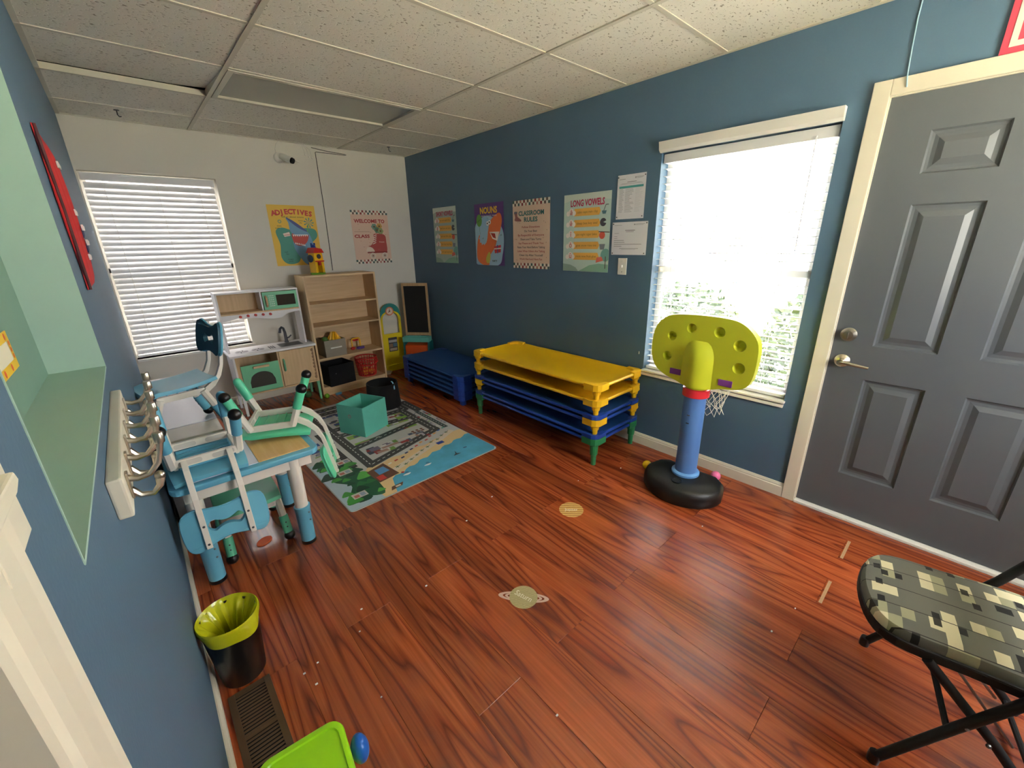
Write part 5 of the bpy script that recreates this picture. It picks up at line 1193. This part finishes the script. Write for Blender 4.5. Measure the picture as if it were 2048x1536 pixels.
# ---------------------------------------------------------------- floor stickers, tape, crumbs
M_jup = make_bands('jupiter_bands', (178, 120, 52), (232, 192, 114), 17, 2.5)
M_sat = make_bands('saturn_bands', (164, 150, 102), (190, 176, 126), 40, 8)
def sticker(name, label, loc, rotz):
    return thing(name, label, 'floor sticker', loc, rotz, group='planet floor stickers')
t = sticker('planet_sticker', 'banded orange Jupiter sticker on the floor', (-1.018, -3.367, 0), math.radians(-46))
MB().prism(circ(0, 0, .07, 36), .0002, .0006, 'XY').part('disc', M_jup, t)
L = Art(.0001, True); L.text('Jupiter', 0, 0, .036, (244, 236, 224), 0, w=.075); o = L.part('lettering', t); o.location.z = .0008
t = sticker('planet_sticker', 'olive ringed Saturn sticker on the floor', (-1.65, -3.628, 0), math.radians(-47))
rgm = MB()
for (ro, ri) in ((.112, .092), (.082, .07)):
    for i in range(48):
        a0, a1 = 2*PI*i/48, 2*PI*(i+1)/48
        rgm.add([(ro*math.cos(a0), .25*ro*math.sin(a0), .0003), (ro*math.cos(a1), .25*ro*math.sin(a1), .0003), (ri*math.cos(a1), .25*ri*math.sin(a1)*.8, .0003), (ri*math.cos(a0), .25*ri*math.sin(a0)*.8, .0003)], [(0, 1, 2, 3)])
ro_ = rgm.part('rings', mat('pale_pink_print', (214, 178, 158), .5), t, rot=(0, 0, -.05))
MB().prism(circ(0, 0, .062, 36), .0004, .0008, 'XY').part('disc', M_sat, t)
L = Art(.0001, True); L.text('Saturn', 0, .004, .04, (240, 236, 216), 0, w=.082, rot=-.5); o = L.part('lettering', t); o.location.z = .001
M_tape = mat('beige_tape', (176, 140, 100), .6, var=.25, scale=60)
for i, (x0, x1, s_) in enumerate(((-.37, -.198, 'nearer the grey door'), (-.751, -.579, 'nearer the room centre'))):
    tag(MB().box(x0, x1, -.006, .006, 0, .0005).part('floor_tape', M_tape, None, loc=(0, -4.512, 0)), 'short strip of beige tape on the floor, '+s_, 'tape', 'strips of floor tape')
cr = MB()
for (px, py) in [(-1.27, -2.95), (-1.52, -3.03), (-1.93, -3.28), (-.75, -3.2), (-.42, -3.3), (-2.2, -3.2), (-2.25, -3.3), (-2.42, -3.32), (-2.47, -3.33), (-2.45, -3.4), (-.62, -3.95), (-.86, -4.45), (-1.05, -4.42), (-1.9, -4.05), (-2.3, -3.6)]:
    s_ = random.uniform(.002, .0045); cr.box(px-s_, px+s_, py-s_*.7, py+s_*.7, 0, .002)
tag(cr.part('floor_crumbs', M_trimw), 'scattered white crumbs on the wood floor', 'crumbs', kind='stuff')

# ================================================================ OUTSIDE
gs = MB().box(-25, .2, .2, 25, -.5, -.4); tag(gs.part('low_bounce_ground', mat('dark_low_bounce', (62, 54, 46), .95, var=.3, scale=3)), 'ground darkened to cut bounce light outside the closed blind', 'ground', kind='structure')  # unseen ground, colour darkened to keep bounce light off the blind
gd = MB().box(.2, 30, -25, 25, -.5, -.4); gd.box(-25, .2, -25, -5.95, -.5, -.4)
tag(gd.part('ground', mat('pale_ground', (176, 172, 152), .95, var=.2, scale=.5)), 'pale ground outside the windows', 'ground', kind='structure')
def shrub(label, loc, r, hgt, n, seed):
    rnd = random.Random(seed); t = thing('shrub', label, 'shrub', loc, group='shrubs outside the bright window')
    MB().tube([(0, 0, 0), (.02, .03, hgt*.6)], [.04, .02], 8).part('stem', mat('bark', (84, 66, 50), .9), t)
    mb = MB()
    for i in range(n):
        a_, b_ = rnd.uniform(0, 2*PI), math.acos(rnd.uniform(-1, 1)); q = rnd.uniform(.55, 1)**.5
        p_ = Vector((r*q*math.sin(b_)*math.cos(a_), r*q*math.sin(b_)*math.sin(a_), hgt*.5+hgt*.5*q*math.cos(b_)))
        u_ = Vector((rnd.uniform(-1, 1), rnd.uniform(-1, 1), rnd.uniform(-.5, .8))).normalized(); v_ = u_.orthogonal().normalized(); s_ = rnd.uniform(.03, .055)
        mb.add([p_-u_*s_, p_+v_*s_*.45, p_+u_*s_, p_-v_*s_*.45], [(0, 1, 2, 3)], rnd.randint(0, 2))
    mb.part('foliage', [mat('leaf_a', (52, 68, 32), .6), mat('leaf_b', (38, 54, 26), .6), mat('leaf_c', (70, 84, 44), .6)], t)
for i, (y_, x_, lab) in enumerate(((-1.6, 1.6, 'farthest shrub outside the bright window'), (-2.75, 1.5, 'middle shrub outside the bright window'), (-3.9, 1.6, 'nearest shrub outside the bright window'))):
    shrub(lab, (x_, y_, -.4), .55, 1.5, 2600, 11+i)
fe = thing('garden_fence', 'grey-brown board fence outside the closed blind', 'fence', (-2.4, 2.6, -.4))
fm = MB().box(-.07, .07, -.01, .01, 0, 1.9).mesh('board', mat('fence_wood', (120, 104, 96), .9, var=.2, scale=10))
for i in range(30): link('board', fm, fe, (-2.2+.148*i, 0, 0))
for z in (.3, 1.6): box('fence_rail', fe, mat('fence_wood', (120, 104, 96), .9), -2.3, 2.2, .012, .05, z, z+.09)

nb = thing('sky_blocking_wall', 'siding wall added to block the sky outside the closed blind', 'building', (-2.4, 3.6, -.4))  # unseen wall, added to darken what lies behind the closed blind
sd = MB().prism([(0, 0), (-.02, 0), (-.006, .2), (0, .2)], -3.5, 3.5, 'YZ').mesh('siding_board', mat('grey_siding', (128, 122, 126), .8, var=.05, scale=4))
for i in range(21): link('siding_board', sd, nb, (0, 0, .2*i))
box('wall', nb, mat('grey_siding', (128, 122, 126), .8), -3.5, 3.5, 0, .2, 0, 4.2); box('eave', nb, M_trimw, -3.7, 3.7, -.5, .3, 4.2, 4.3)
